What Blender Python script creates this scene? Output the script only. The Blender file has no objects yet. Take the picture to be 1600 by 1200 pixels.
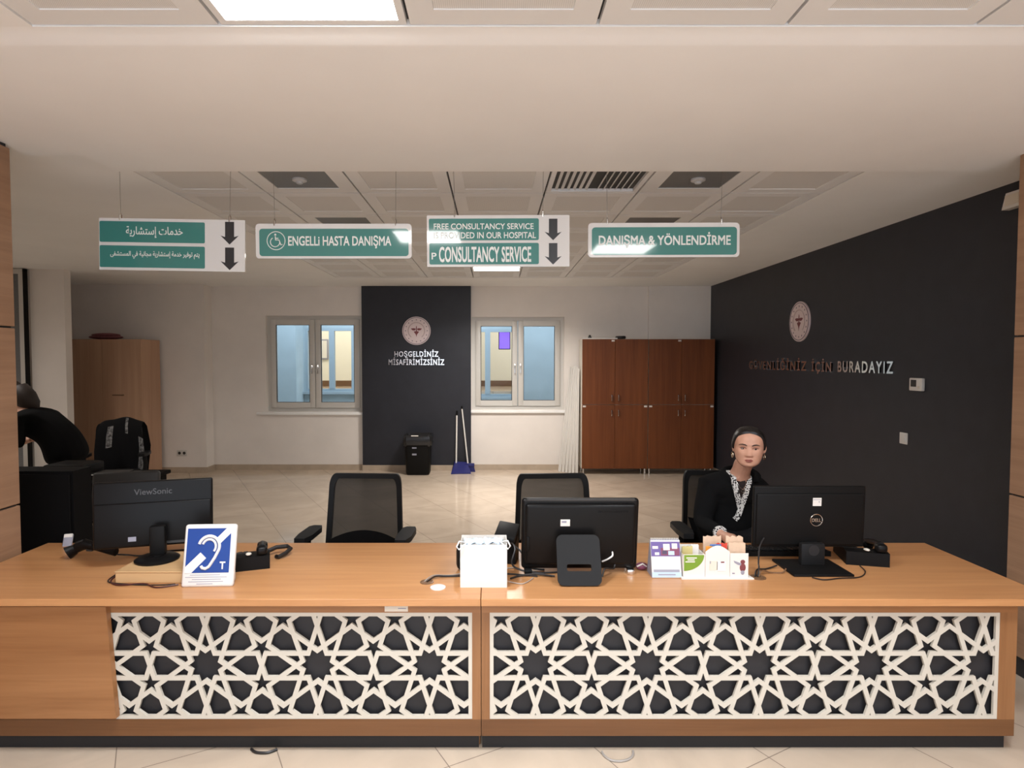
import bpy, bmesh, math, random
from mathutils import Matrix, Vector, Euler
from mathutils.bvhtree import BVHTree
random.seed(7)
S = bpy.context.scene
C = S.collection
PI = math.pi
def R(d): return math.radians(d)

# ------------------------------------------------------------------ camera
cam = bpy.data.cameras.new('camera')
co = bpy.data.objects.new('camera', cam)
C.objects.link(co)
co.location = (0, 0, 1.70)
co.rotation_euler = (R(90 - 2.2), 0, 0)
cam.sensor_fit = 'HORIZONTAL'
cam.sensor_width = 36.0
cam.lens = 36.0 * 960 / 1600
cam.shift_x = 28 / 1600
cam.clip_start = 0.05
S.camera = co

# ------------------------------------------------------------------ world, exposure
S.view_settings.view_transform = 'Standard'
S.view_settings.look = 'None'
S.view_settings.gamma = 1.0
S.view_settings.use_curve_mapping = False
S.view_settings.exposure = 0.76
LOBBY_LAMP = 17.0     # watts of each lit ceiling lamp over the visitors' side (louvred, so mostly downwards)
STAFF_LAMP = 47.0     # watts of the one lit lamp of the staff room
CORNER_FILL = 11.5    # watts of an unseen fill lamp added to brighten the left corner
COURT_LAMP = 44.2    # skylight of the light well behind the windows
ROOM_LAMP = 39.1      # lamps in the rooms across the light well
w = bpy.data.worlds.new('World'); S.world = w; w.use_nodes = True
w.node_tree.nodes['Background'].inputs[0].default_value = (0.86, 0.95, 1.08, 1)
w.node_tree.nodes['Background'].inputs[1].default_value = 1.75

# ------------------------------------------------------------------ materials
def mat(name, col, rough=0.6, metal=0.0, spec=0.5, noise=0.0, nscale=30, bump=0.0, bscale=200, emit=None, estr=0, alpha=1.0, coat=0.0):
    m = bpy.data.materials.new(name); m.use_nodes = True
    nt = m.node_tree; b = nt.nodes['Principled BSDF']
    b.inputs['Base Color'].default_value = (*col, 1)
    b.inputs['Roughness'].default_value = rough
    b.inputs['Metallic'].default_value = metal
    b.inputs['Specular IOR Level'].default_value = spec
    b.inputs['Coat Weight'].default_value = coat
    b.inputs['Alpha'].default_value = alpha
    if emit:
        b.inputs['Emission Color'].default_value = (*emit, 1)
        b.inputs['Emission Strength'].default_value = estr
    if noise or bump:
        tc = nt.nodes.new('ShaderNodeTexCoord')
    if noise:
        n = nt.nodes.new('ShaderNodeTexNoise'); n.inputs['Scale'].default_value = nscale; n.inputs['Detail'].default_value = 4
        nt.links.new(tc.outputs['Object'], n.inputs['Vector'])
        mr = nt.nodes.new('ShaderNodeMapRange'); mr.inputs[1].default_value = .3; mr.inputs[2].default_value = .7
        mr.inputs[3].default_value = 1 - noise; mr.inputs[4].default_value = 1 + noise
        nt.links.new(n.outputs[0], mr.inputs[0])
        mx = nt.nodes.new('ShaderNodeVectorMath'); mx.operation = 'SCALE'; mx.inputs[0].default_value = col
        nt.links.new(mr.outputs[0], mx.inputs['Scale']); nt.links.new(mx.outputs[0], b.inputs['Base Color'])
    if bump:
        n2 = nt.nodes.new('ShaderNodeTexNoise'); n2.inputs['Scale'].default_value = bscale
        nt.links.new(tc.outputs['Object'], n2.inputs['Vector'])
        bp = nt.nodes.new('ShaderNodeBump'); bp.inputs['Strength'].default_value = bump; bp.inputs['Distance'].default_value = .002
        nt.links.new(n2.outputs[0], bp.inputs['Height']); nt.links.new(bp.outputs[0], b.inputs['Normal'])
    return m

def wood(name, c0, c1, axis=0, rough=0.35, scale=1.0, spec=0.5):
    """laminate with a fine grain running along one axis"""
    m = bpy.data.materials.new(name); m.use_nodes = True
    nt = m.node_tree; b = nt.nodes['Principled BSDF']
    b.inputs['Roughness'].default_value = rough; b.inputs['Specular IOR Level'].default_value = spec
    tc = nt.nodes.new('ShaderNodeTexCoord'); mp = nt.nodes.new('ShaderNodeMapping')
    sc = [26 * scale] * 3; sc[axis] = 1.1 * scale
    mp.inputs['Scale'].default_value = sc
    nt.links.new(tc.outputs['Object'], mp.inputs[0])
    n = nt.nodes.new('ShaderNodeTexNoise'); n.inputs['Scale'].default_value = 1.0; n.inputs['Detail'].default_value = 6; n.inputs['Roughness'].default_value = .62
    n.inputs['Distortion'].default_value = .5
    nt.links.new(mp.outputs[0], n.inputs['Vector'])
    mp2 = nt.nodes.new('ShaderNodeMapping'); sc2 = [5 * scale] * 3; sc2[axis] = .35 * scale
    mp2.inputs['Scale'].default_value = sc2; nt.links.new(tc.outputs['Object'], mp2.inputs[0])
    n2 = nt.nodes.new('ShaderNodeTexNoise'); n2.inputs['Scale'].default_value = 1.0; n2.inputs['Detail'].default_value = 3
    nt.links.new(mp2.outputs[0], n2.inputs['Vector'])
    ad = nt.nodes.new('ShaderNodeMath'); ad.operation = 'MULTIPLY_ADD'; ad.inputs[1].default_value = .55
    nt.links.new(n.outputs[0], ad.inputs[0])
    ml = nt.nodes.new('ShaderNodeMath'); ml.operation = 'MULTIPLY'; ml.inputs[1].default_value = .45
    nt.links.new(n2.outputs[0], ml.inputs[0]); nt.links.new(ml.outputs[0], ad.inputs[2])
    cr = nt.nodes.new('ShaderNodeValToRGB')
    cr.color_ramp.elements[0].position = .33; cr.color_ramp.elements[0].color = (*c0, 1)
    cr.color_ramp.elements[1].position = .66; cr.color_ramp.elements[1].color = (*c1, 1)
    nt.links.new(ad.outputs[0], cr.inputs[0]); nt.links.new(cr.outputs[0], b.inputs['Base Color'])
    return m

def tile_floor():
    m = bpy.data.materials.new('floor_tile'); m.use_nodes = True
    nt = m.node_tree; b = nt.nodes['Principled BSDF']
    tc = nt.nodes.new('ShaderNodeTexCoord'); mp = nt.nodes.new('ShaderNodeMapping')
    mp.inputs['Rotation'].default_value = (0, 0, R(-29)); 
    mp.inputs['Location'].default_value = (-.44, .16, 0)
    nt.links.new(tc.outputs['Object'], mp.inputs[0])
    br = nt.nodes.new('ShaderNodeTexBrick'); br.offset = 0; br.squash = 1
    br.inputs['Scale'].default_value = 1; br.inputs['Brick Width'].default_value = .612; br.inputs['Row Height'].default_value = .612
    br.inputs['Mortar Size'].default_value = .0022; br.inputs['Mortar Smooth'].default_value = .1
    br.inputs['Color1'].default_value = (.57, .465, .36, 1); br.inputs['Color2'].default_value = (.54, .437, .337, 1)
    br.inputs['Mortar'].default_value = (.24, .19, .15, 1)
    nt.links.new(mp.outputs[0], br.inputs['Vector'])
    # soft marbling
    n = nt.nodes.new('ShaderNodeTexNoise'); n.inputs['Scale'].default_value = 1.7; n.inputs['Detail'].default_value = 7; n.inputs['Distortion'].default_value = 1.6
    nt.links.new(tc.outputs['Object'], n.inputs['Vector'])
    mr = nt.nodes.new('ShaderNodeMapRange'); mr.inputs[1].default_value = .35; mr.inputs[2].default_value = .65; mr.inputs[3].default_value = .9; mr.inputs[4].default_value = 1.07
    nt.links.new(n.outputs[0], mr.inputs[0])
    mx = nt.nodes.new('ShaderNodeVectorMath'); mx.operation = 'SCALE'
    nt.links.new(br.outputs['Color'], mx.inputs[0]); nt.links.new(mr.outputs[0], mx.inputs['Scale'])
    nt.links.new(mx.outputs[0], b.inputs['Base Color'])
    b.inputs['Roughness'].default_value = .14
    b.inputs['Specular IOR Level'].default_value = .5
    return m

def perforated():
    m = mat('perforated_metal', (.42, .42, .42), .6)
    nt = m.node_tree; b = nt.nodes['Principled BSDF']
    tc = nt.nodes.new('ShaderNodeTexCoord')
    v = nt.nodes.new('ShaderNodeTexVoronoi'); v.inputs['Scale'].default_value = 150; v.inputs['Randomness'].default_value = 0
    nt.links.new(tc.outputs['Object'], v.inputs['Vector'])
    cr = nt.nodes.new('ShaderNodeValToRGB'); cr.color_ramp.elements[0].position = .34; cr.color_ramp.elements[0].color = (.14, .14, .15, 1)
    cr.color_ramp.elements[1].position = .48; cr.color_ramp.elements[1].color = (.74, .73, .71, 1)
    nt.links.new(v.outputs['Distance'], cr.inputs[0]); nt.links.new(cr.outputs[0], b.inputs['Base Color'])
    return m

def pattern_cloth():
    m = mat('chain_print', (.8, .8, .78), .8)
    nt = m.node_tree; b = nt.nodes['Principled BSDF']
    tc = nt.nodes.new('ShaderNodeTexCoord')
    v = nt.nodes.new('ShaderNodeTexVoronoi'); v.inputs['Scale'].default_value = 62; v.inputs['Randomness'].default_value = .6
    nt.links.new(tc.outputs['Object'], v.inputs['Vector'])
    cr = nt.nodes.new('ShaderNodeValToRGB'); cr.color_ramp.interpolation = 'CONSTANT'
    e = cr.color_ramp.elements; e[0].position = 0; e[0].color = (.02, .02, .02, 1); e[1].position = .30; e[1].color = (.75, .75, .73, 1)
    x = e.new(.62); x.color = (.02, .02, .02, 1)
    nt.links.new(v.outputs['Distance'], cr.inputs[0]); nt.links.new(cr.outputs[0], b.inputs['Base Color'])
    return m

M = {}
M['wall'] = mat('wall_paint', (.79, .74, .69), .75, noise=.03, nscale=3, bump=.15, bscale=120)
M['soffit'] = mat('soffit_paint', (.89, .885, .87), .8, noise=.02, nscale=2)
M['ceil'] = mat('ceiling_metal', (.80, .80, .795), .55)
M['gap'] = mat('ceiling_gap', (.05, .05, .05), .8)
M['perf'] = perforated()
M['lampoff'] = mat('unlit_panel', (.16, .165, .17), .45, noise=.15, nscale=220)
M['fitting'] = mat('pale_fitting', (.5, .5, .5), .4)
M['navy'] = mat('charcoal_blue_paint', (.022, .023, .030), .45, spec=.35, noise=.10, nscale=6, bump=.3, bscale=160)
M['floor'] = tile_floor()
M['skirt'] = mat('skirting_tile', (.46, .37, .28), .3, noise=.08, nscale=8)
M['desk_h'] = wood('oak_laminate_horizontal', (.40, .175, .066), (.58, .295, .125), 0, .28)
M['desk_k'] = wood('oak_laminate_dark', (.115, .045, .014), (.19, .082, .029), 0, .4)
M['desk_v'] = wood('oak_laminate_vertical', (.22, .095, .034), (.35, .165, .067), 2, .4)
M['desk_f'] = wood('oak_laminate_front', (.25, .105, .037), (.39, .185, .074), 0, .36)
M['clad'] = wood('cladding_oak', (.25, .135, .075), (.40, .235, .14), 1, .4, .8)
M['cab'] = wood('walnut_laminate', (.115, .032, .009), (.20, .062, .018), 2, .45, .9, .3)
M['ward'] = wood('beech_laminate', (.44, .26, .165), (.56, .35, .225), 2, .5, .7)
M['box'] = wood('pine_board', (.50, .30, .14), (.62, .40, .20), 0, .5)
M['plinth'] = mat('plinth_black', (.020, .019, .020), .5, spec=.3)
M['backing'] = mat('backing_black', (.026, .025, .028), .45, spec=.35)
M['white_lat'] = mat('white_lacquer', (.60, .555, .475), .4)
M['white'] = mat('white_plastic', (.74, .72, .69), .35)
M['card'] = mat('white_card', (.74, .705, .66), .6)
M['cream'] = mat('cream_panel', (.72, .66, .56), .5)
M['pvc'] = mat('window_pvc', (.60, .58, .54), .35)
M['trunk'] = mat('trunking_pvc', (.70, .67, .62), .4)
M['trunkd'] = mat('trunking_shade', (.42, .40, .37), .5)
M['steel'] = mat('brushed_steel', (.70, .69, .67), .22, metal=1)
M['letter'] = mat('polished_letters', (.78, .78, .78), .16, metal=1)
M['black'] = mat('black_plastic', (.0065, .0062, .0062), .5, spec=.13)
M['matblack'] = mat('matt_black_laminate', (.005, .0045, .0045), .7, spec=.08)
M['gloss'] = mat('gloss_black', (.0065, .0060, .0060), .33, spec=.15)
M['charcoal'] = mat('charcoal_plastic', (.012, .012, .0125), .5, spec=.16)
M['darkgrey'] = mat('dark_grey_plastic', (.04, .038, .037), .5, spec=.3)
M['mesh'] = mat('chair_mesh', (.012, .0115, .011), .8, spec=.2, noise=.3, nscale=300, alpha=.9)
M['fabric'] = mat('black_fabric', (.008, .008, .009), .95, spec=.15, bump=.3, bscale=400)
M['fabric2'] = mat('black_knit', (.006, .006, .0065), .95, spec=.12, bump=.3, bscale=300)
M['shirt'] = mat('dark_shirt', (.018, .010, .010), .9)
M['chainprint'] = pattern_cloth()
M['jacketprint'] = mat('grey_print', (.16, .16, .16), .8, noise=.9, nscale=40)
M['teal'] = mat('sign_teal', (.052, .235, .215), .08, coat=.6)
M['signwhite'] = mat('sign_white', (.74, .74, .73), .08, coat=.6)
M['signtext'] = mat('sign_lettering', (.80, .84, .82), .3)
M['arrow'] = mat('arrow_black', (.03, .03, .033), .3)
M['wire'] = mat('steel_wire', (.30, .29, .28), .35, metal=.8)
M['disc'] = mat('emblem_disc', (.72, .60, .60), .4)
M['crimson'] = mat('emblem_crimson', (.19, .045, .05), .5)
M['rose'] = mat('emblem_rose', (.52, .40, .40), .5)
M['navyprint'] = mat('emblem_navy', (.07, .05, .10), .5)
M['blue'] = mat('sign_blue', (.005, .045, .245), .35)
M['printgrey'] = mat('print_grey', (.30, .30, .36), .6)
M['dimprint'] = mat('dim_grey_print', (.055, .055, .058), .4)
M['green'] = mat('print_green', (.17, .30, .025), .5)
M['violet'] = mat('print_violet', (.13, .09, .28), .5)
M['paleblue'] = mat('print_pale_blue', (.45, .58, .74), .5)
M['plum'] = mat('print_plum', (.20, .05, .10), .5)
M['red'] = mat('red_paper', (.62, .055, .03), .55)
M['orange'] = mat('orange_paper', (.75, .30, .04), .55)
M['bluepaper'] = mat('blue_paper', (.10, .22, .52), .55)
M['kraft'] = mat('kraft_paper', (.66, .47, .33), .7, noise=.06, nscale=40)
M['yellow'] = mat('yellow_paper', (.62, .52, .22), .6)
M['mask'] = mat('mask_fabric', (.56, .67, .78), .8, noise=.25, nscale=60)
M['maskw'] = mat('mask_loop', (.83, .83, .81), .8)
M['dustblue'] = mat('blue_plastic', (.016, .018, .125), .35)
M['pole'] = mat('white_pole', (.78, .76, .72), .4)
M['binbag'] = mat('bin_bag_black', (.010, .010, .011), .3, bump=.6, bscale=40)
M['skin'] = mat('skin', (.62, .335, .23), .5, noise=.05, nscale=40)
M['lips'] = mat('lips', (.33, .10, .075), .45)
M['hairbrown'] = mat('hair_brown', (.022, .013, .009), .6, bump=.4, bscale=90)
M['hair'] = mat('hair_black', (.010, .008, .008), .38, bump=.4, bscale=90)
M['eyew'] = mat('eye_white_shaded', (.22, .18, .16), .3)  # dulled white, paints in the shadow of the eye sockets
M['iris'] = mat('iris_dark', (.03, .015, .008), .2)
M['brow'] = mat('brow_dark', (.03, .018, .014), .8)
M['shade'] = mat('shaded_eyelid', (.27, .125, .085), .6)  # darkened lid colour stands in for eye-socket shade
M['gold'] = mat('earring_metal', (.75, .62, .45), .25, metal=1)
M['cable'] = mat('cable_black', (.015, .013, .013), .45)
M['cableg'] = mat('cable_grey', (.34, .31, .28), .5)
M['cablered'] = mat('cable_maroon', (.06, .012, .012), .45)
M['brownplastic'] = mat('brown_plastic', (.17, .09, .045), .4)
M['courtblue'] = mat('court_blue_paint', (.34, .43, .475), .8, noise=.05, nscale=4)
M['courtframe'] = mat('court_frame_blue', (.29, .37, .42), .5)
M['roomcream'] = mat('far_room_cream', (.84, .80, .70), .8)
M['screen'] = mat('violet_screen', (.1, .05, .3), .3, emit=(.30, .16, 1.0), estr=.6)
M['pink'] = mat('rose_textile', (.25, .09, .10), .9, noise=.2, nscale=30)
M['lamp'] = mat('lit_diffuser', (.9, .9, .9), .5, emit=(1.0, .975, .94), estr=11.0)
M['fill_lamp'] = mat('corner_fill_diffuser', (.9, .9, .9), .5, emit=(1.0, .95, .9), estr=4.0)  # diffuser of the unseen lamp added for the left corner
M['lamp2'] = mat('lit_tube_diffuser', (.9, .9, .9), .5, emit=(1.0, .945, .88), estr=7.0)
gl = bpy.data.materials.new('window_glass'); gl.use_nodes = True
_b = gl.node_tree.nodes['Principled BSDF']
_b.inputs['Base Color'].default_value = (.93, .96, .97, 1); _b.inputs['Roughness'].default_value = .02
_b.inputs['Transmission Weight'].default_value = 1.0; _b.inputs['IOR'].default_value = 1.12
M['glass'] = gl

# ------------------------------------------------------------------ mesh helpers
class MB:
    def __init__(s): s.v = []; s.f = []; s.mi = []; s.T = None; s.m = 0
    def add(s, vs, fs, m=None):
        o = len(s.v)
        if s.T is not None: vs = [tuple(s.T @ Vector(p)) for p in vs]
        s.v += [tuple(p) for p in vs]; s.f += [tuple(i + o for i in q) for q in fs]
        s.mi += [s.m if m is None else m] * len(fs)
        return s
    def box(s, x0, x1, y0, y1, z0, z1, m=None):
        v = [(x0, y0, z0), (x1, y0, z0), (x1, y1, z0), (x0, y1, z0), (x0, y0, z1), (x1, y0, z1), (x1, y1, z1), (x0, y1, z1)]
        return s.add(v, [(0, 3, 2, 1), (4, 5, 6, 7), (0, 1, 5, 4), (1, 2, 6, 5), (2, 3, 7, 6), (3, 0, 4, 7)], m)
    def rbox(s, x0, x1, y0, y1, z0, z1, r=.01, seg=3, m=None):
        b = bmesh.new(); bmesh.ops.create_cube(b, size=1)
        for v in b.verts:
            v.co = ((x0 + x1) / 2 + v.co.x * (x1 - x0), (y0 + y1) / 2 + v.co.y * (y1 - y0), (z0 + z1) / 2 + v.co.z * (z1 - z0))
        r = min(r, abs(x1 - x0) * .49, abs(y1 - y0) * .49, abs(z1 - z0) * .49)
        bmesh.ops.bevel(b, geom=list(b.edges), offset=r, segments=seg, profile=.5, affect='EDGES')
        b.verts.index_update()
        s.add([v.co[:] for v in b.verts], [[v.index for v in f.verts] for f in b.faces], m); b.free(); return s
    def prism(s, poly, d0, d1, plane='xz', m=None):
        """polygon extruded along the third axis"""
        n = len(poly)
        def P(a, b, d): return {'xz': (a, d, b), 'xy': (a, b, d), 'yz': (d, a, b)}[plane]
        vs = [P(a, b, d0) for a, b in poly] + [P(a, b, d1) for a, b in poly]
        area = sum(poly[i][0] * poly[(i + 1) % n][1] - poly[(i + 1) % n][0] * poly[i][1] for i in range(n))
        fs = [tuple(range(n)), tuple(range(2 * n - 1, n - 1, -1))] + [(i, i + n, (i + 1) % n + n, (i + 1) % n) for i in range(n)]
        flip = (area > 0) ^ (d1 > d0) ^ (plane == 'xz') ^ True
        if not flip: fs = [tuple(reversed(q)) for q in fs]
        return s.add(vs, fs, m)
    def tube(s, path, r, n=8, closed=False, m=None, flat=1.0):
        P = [Vector(p) for p in path]; k = len(P)
        rs = r if isinstance(r, (list, tuple)) else [r] * k
        vs = []; up = None
        for i in range(k):
            a = P[(i - 1) % k] if (closed or i > 0) else P[i]; b = P[(i + 1) % k] if (closed or i < k - 1) else P[i]
            t = (b - a).normalized()
            if up is None:
                up = t.orthogonal().normalized()
            up = (up - t * up.dot(t)); up = up.normalized() if up.length > 1e-6 else t.orthogonal().normalized()
            sd = t.cross(up)
            for j in range(n):
                q = 2 * PI * j / n
                vs.append(P[i] + (up * math.cos(q) + sd * math.sin(q) * flat) * rs[i])
        fs = []
        for i in range(k if closed else k - 1):
            i2 = (i + 1) % k
            for j in range(n):
                j2 = (j + 1) % n
                fs.append((i * n + j, i * n + j2, i2 * n + j2, i2 * n + j))
        if not closed: fs += [tuple(range(n - 1, -1, -1)), tuple(range((k - 1) * n, k * n))]
        return s.add(vs, fs, m)
    def cyl(s, p0, p1, r0, r1=None, n=20, m=None):
        return s.tube([p0, p1], [r0, r0 if r1 is None else r1], n, m=m)
    def lathe(s, prof, c=(0, 0, 0), n=28, m=None):
        vs = []; k = len(prof)
        for r, z in prof:
            for j in range(n):
                q = 2 * PI * j / n; vs.append((c[0] + r * math.cos(q), c[1] + r * math.sin(q), c[2] + z))
        fs = [(i * n + j, i * n + (j + 1) % n, (i + 1) * n + (j + 1) % n, (i + 1) * n + j) for i in range(k - 1) for j in range(n)]
        fs += [tuple(range(n - 1, -1, -1)), tuple(range((k - 1) * n, k * n))]
        return s.add(vs, fs, m)
    def ell(s, c, r, n=16, k=10, m=None):
        vs = [(c[0], c[1], c[2] - r[2])]
        for i in range(1, k):
            a = -PI / 2 + PI * i / k
            for j in range(n):
                q = 2 * PI * j / n
                vs.append((c[0] + r[0] * math.cos(a) * math.cos(q), c[1] + r[1] * math.cos(a) * math.sin(q), c[2] + r[2] * math.sin(a)))
        vs.append((c[0], c[1], c[2] + r[2])); t = len(vs) - 1
        fs = [(0, 1 + (j + 1) % n, 1 + j) for j in range(n)]
        for i in range(k - 2):
            for j in range(n):
                a = 1 + i * n; fs.append((a + j, a + (j + 1) % n, a + n + (j + 1) % n, a + n + j))
        a = 1 + (k - 2) * n
        fs += [(a + j, a + (j + 1) % n, t) for j in range(n)]
        return s.add(vs, fs, m)
    def mesh(s, name, mats, ang=35):
        me = bpy.data.meshes.new(name); me.from_pydata(s.v, [], s.f)
        for q in (mats if isinstance(mats, (list, tuple)) else [mats]): me.materials.append(M[q] if isinstance(q, str) else q)
        me.polygons.foreach_set('material_index', s.mi)
        me.validate(); 
        if ang:
            me.polygons.foreach_set('use_smooth', [True] * len(me.polygons)); me.set_sharp_from_angle(angle=R(ang))
        me.update(); return me
    def build(s, name, mats, parent=None, loc=None, rot=None, ang=35):
        o = bpy.data.objects.new(name, s.mesh(name, mats, ang)); C.objects.link(o)
        if parent: o.parent = parent
        if loc: o.location = loc
        if rot: o.rotation_euler = rot
        return o

def rrect(x0, x1, z0, z1, r, n=5):
    pts = []
    for cx, cz, a in ((x1 - r, z1 - r, 0), (x0 + r, z1 - r, 90), (x0 + r, z0 + r, 180), (x1 - r, z0 + r, 270)):
        for i in range(n + 1):
            q = R(a + 90 * i / n); pts.append((cx + r * math.cos(q), cz + r * math.sin(q)))
    return pts

def tag(o, label, cat, group=None):
    o['label'] = label; o['category'] = cat
    if group: o['group'] = group
    return o
def thing(name, label, cat, loc=(0, 0, 0), rz=0, group=None):
    o = bpy.data.objects.new(name, None); C.objects.link(o); o.empty_display_size = .1
    o.location = loc; o.rotation_euler = (0, 0, R(rz))
    return tag(o, label, cat, group)
def struct(o): o['kind'] = 'structure'; return o
def dup(root, loc, rz, label, group=None):
    r = root.copy(); C.objects.link(r); r.location = loc; r.rotation_euler = (0, 0, R(rz)); r['label'] = label
    if group: r['group'] = group
    for ch in [c for c in C.objects if c.parent == root]:
        c = ch.copy(); C.objects.link(c); c.parent = r
        for g in [x for x in C.objects if x.parent == ch]:
            d = g.copy(); C.objects.link(d); d.parent = c
    return r

def glyphs(body, x0, x1, z0, z1, depth=.001, bold=.0, spacing=1.0):
    """lettering filling a box in its own plane: returns verts (x, -depth.., z) and faces, front towards -Y at y=0"""
    cu = bpy.data.curves.new('lettering', 'FONT'); cu.body = body; cu.space_character = spacing
    cu.extrude = .05; cu.resolution_u = 3
    o = bpy.data.objects.new('lettering', cu); C.objects.link(o)
    dg = bpy.context.evaluated_depsgraph_get(); me = bpy.data.meshes.new_from_object(o.evaluated_get(dg))
    V = [v.co.copy() for v in me.vertices]; F = [tuple(p.vertices) for p in me.polygons]
    bpy.data.objects.remove(o); bpy.data.curves.remove(cu); bpy.data.meshes.remove(me)
    ax = min(v.x for v in V); bx = max(v.x for v in V); ay = min(v.y for v in V); by = max(v.y for v in V)
    out = [(x0 + (v.x - ax) / (bx - ax) * (x1 - x0), -depth if v.z > 0 else 0.0, z0 + (v.y - ay) / (by - ay) * (z1 - z0)) for v in V]
    if not bold: return out, F
    # heavier strokes: the same outlines set a little apart, each at its own hair of depth
    kx, kz = (x1 - x0) / (bx - ax) * bold, (z1 - z0) / (by - ay) * bold; O2, F2 = [], []
    for n, (i, j) in enumerate(((1, 1), (-1, 1), (1, -1), (-1, -1))):
        k = len(O2); O2 += [(p[0] + i * kx, p[1] - (n * .00002 if p[1] else 0), p[2] + j * kz) for p in out]; F2 += [tuple(q + k for q in f) for f in F]
    return O2, F2

# Arabic joining forms (isolated, final, initial, medial) laid out left to right
AR = {'\u0627': 'FE8D FE8E', '\u0625': 'FE87 FE88', '\u062f': 'FEA9 FEAA', '\u0631': 'FEAD FEAE', '\u0648': 'FEED FEEE', '\u0629': 'FE93 FE94', '\u0649': 'FEEF FEF0',
      '\u062a': 'FE95 FE96 FE97 FE98', '\u062c': 'FE9D FE9E FE9F FEA0', '\u062e': 'FEA5 FEA6 FEA7 FEA8', '\u0633': 'FEB1 FEB2 FEB3 FEB4', '\u0634': 'FEB5 FEB6 FEB7 FEB8',
      '\u0641': 'FED1 FED2 FED3 FED4', '\u0644': 'FEDD FEDE FEDF FEE0', '\u0645': 'FEE1 FEE2 FEE3 FEE4', '\u0646': 'FEE5 FEE6 FEE7 FEE8', '\u064a': 'FEF1 FEF2 FEF3 FEF4'}
def arabic(t):
    out = ''
    for wd in t.split(' '):
        f = ''
        for i, ch in enumerate(wd):
            fm = AR[ch].split(); prev = i > 0 and len(AR[wd[i - 1]].split()) == 4; nxt = len(fm) == 4 and i < len(wd) - 1
            k = 3 if (prev and nxt) else 2 if nxt else 1 if prev else 0
            f += chr(int(fm[k], 16))
        out = f[::-1] + (' ' + out if out else '')
    return out

# ================================================================== SETTING
ZC = 2.84          # staff-room ceiling
ZS = 2.80          # plain soffit over the counter
ZF = 2.82          # lobby ceiling
YB = 9.50          # back wall
XR = 3.32          # dark wall
XL = -6.6
b = MB(); b.box(-6.8, 4.0, -3.0, YB + .2, -.1, 0); struct(b.build('floor', 'floor'))

# walls
b = MB()
W1 = (-3.52, -2.03, .908, 2.39); W2 = (-.345, 1.08, .938, 2.37)
Y0, Y1 = YB, YB + .22
b.box(-4.35, W1[0], Y0, Y1, 0, ZC); b.box(W1[0], W1[1], Y0, Y1, 0, W1[2]); b.box(W1[0], W1[1], Y0, Y1, W1[3], ZC)
b.box(W1[1], W2[0], Y0, Y1, 0, ZC); b.box(W2[0], W2[1], Y0, Y1, 0, W2[2]); b.box(W2[0], W2[1], Y0, Y1, W2[3], ZC)
b.box(W2[1], XR + .2, Y0, Y1, 0, ZC)
b.box(XL - .2, -4.35, 9.25, Y1, 0, ZC)                 # the stepped-forward part behind the wardrobe
b.box(2.37, XR, YB - .05, YB, 0, ZC)                   # shallow column by the dark wall
struct(b.build('wall_back', 'wall'))
b = MB(); b.box(-2.027, -.356, 9.43, YB, .085, ZC); struct(b.build('wall_feature', 'navy'))
b = MB(); b.box(XR, XR + .2, 3.1, YB + .2, 0, ZC); struct(b.build('wall_right', 'navy'))
b = MB(); b.box(XL - .2, XL, 3.0, 9.3, 0, ZC); struct(b.build('wall_left', 'wall'))
b = MB(); b.box(-5.79, -5.36, 7.70, 7.82, 0, ZC); struct(b.build('wall_pier', 'wall'))
b = MB(); b.box(XL, -2.85, 2.95, 3.10, 0, ZC); b.box(3.20, 3.52, 2.95, 3.10, 0, ZC); struct(b.build('wall_front', 'wall'))
# wood clad piers left and right of the counter
def clad_wall(name, x0, x1, yend, joints):
    b = MB(); zs = [0.10] + joints + [2.786 if x0 < 0 else ZS + .004]
    b.box(x0 + .012, x1 - .012, -2.6, yend - .012, 0, ZS, 1)
    for z0, z1 in zip(zs[:-1], zs[1:]): b.rbox(x0, x1, -2.6, yend, z0 + .005, z1 - .005, .003, 1, 0)
    struct(b.build(name, ['clad', 'plinth']))
clad_wall('wall_clad_left', -2.85, -2.472, 3.18, [.95, 1.87])
clad_wall('wall_clad_right', 2.82, 3.20, 3.34, [.97, 1.83])
# skirting
b = MB(); b.box(-4.35, 2.37, YB - .012, YB, 0, .085); b.box(-2.03, -.353, 9.418, 9.5, 0, .085); b.box(2.37, XR, YB - .062, YB - .05, 0, .085)
b.box(XL, -4.35, 9.238, 9.25, 0, .085); b.box(-4.35, -4.338, 9.238, YB - .012, 0, .085)
struct(b.build('baseboard_back', 'skirt'))
b = MB(); b.box(XR - .012, XR, 3.4, YB - .07, 0, .085); struct(b.build('baseboard_right', 'skirt'))

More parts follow.
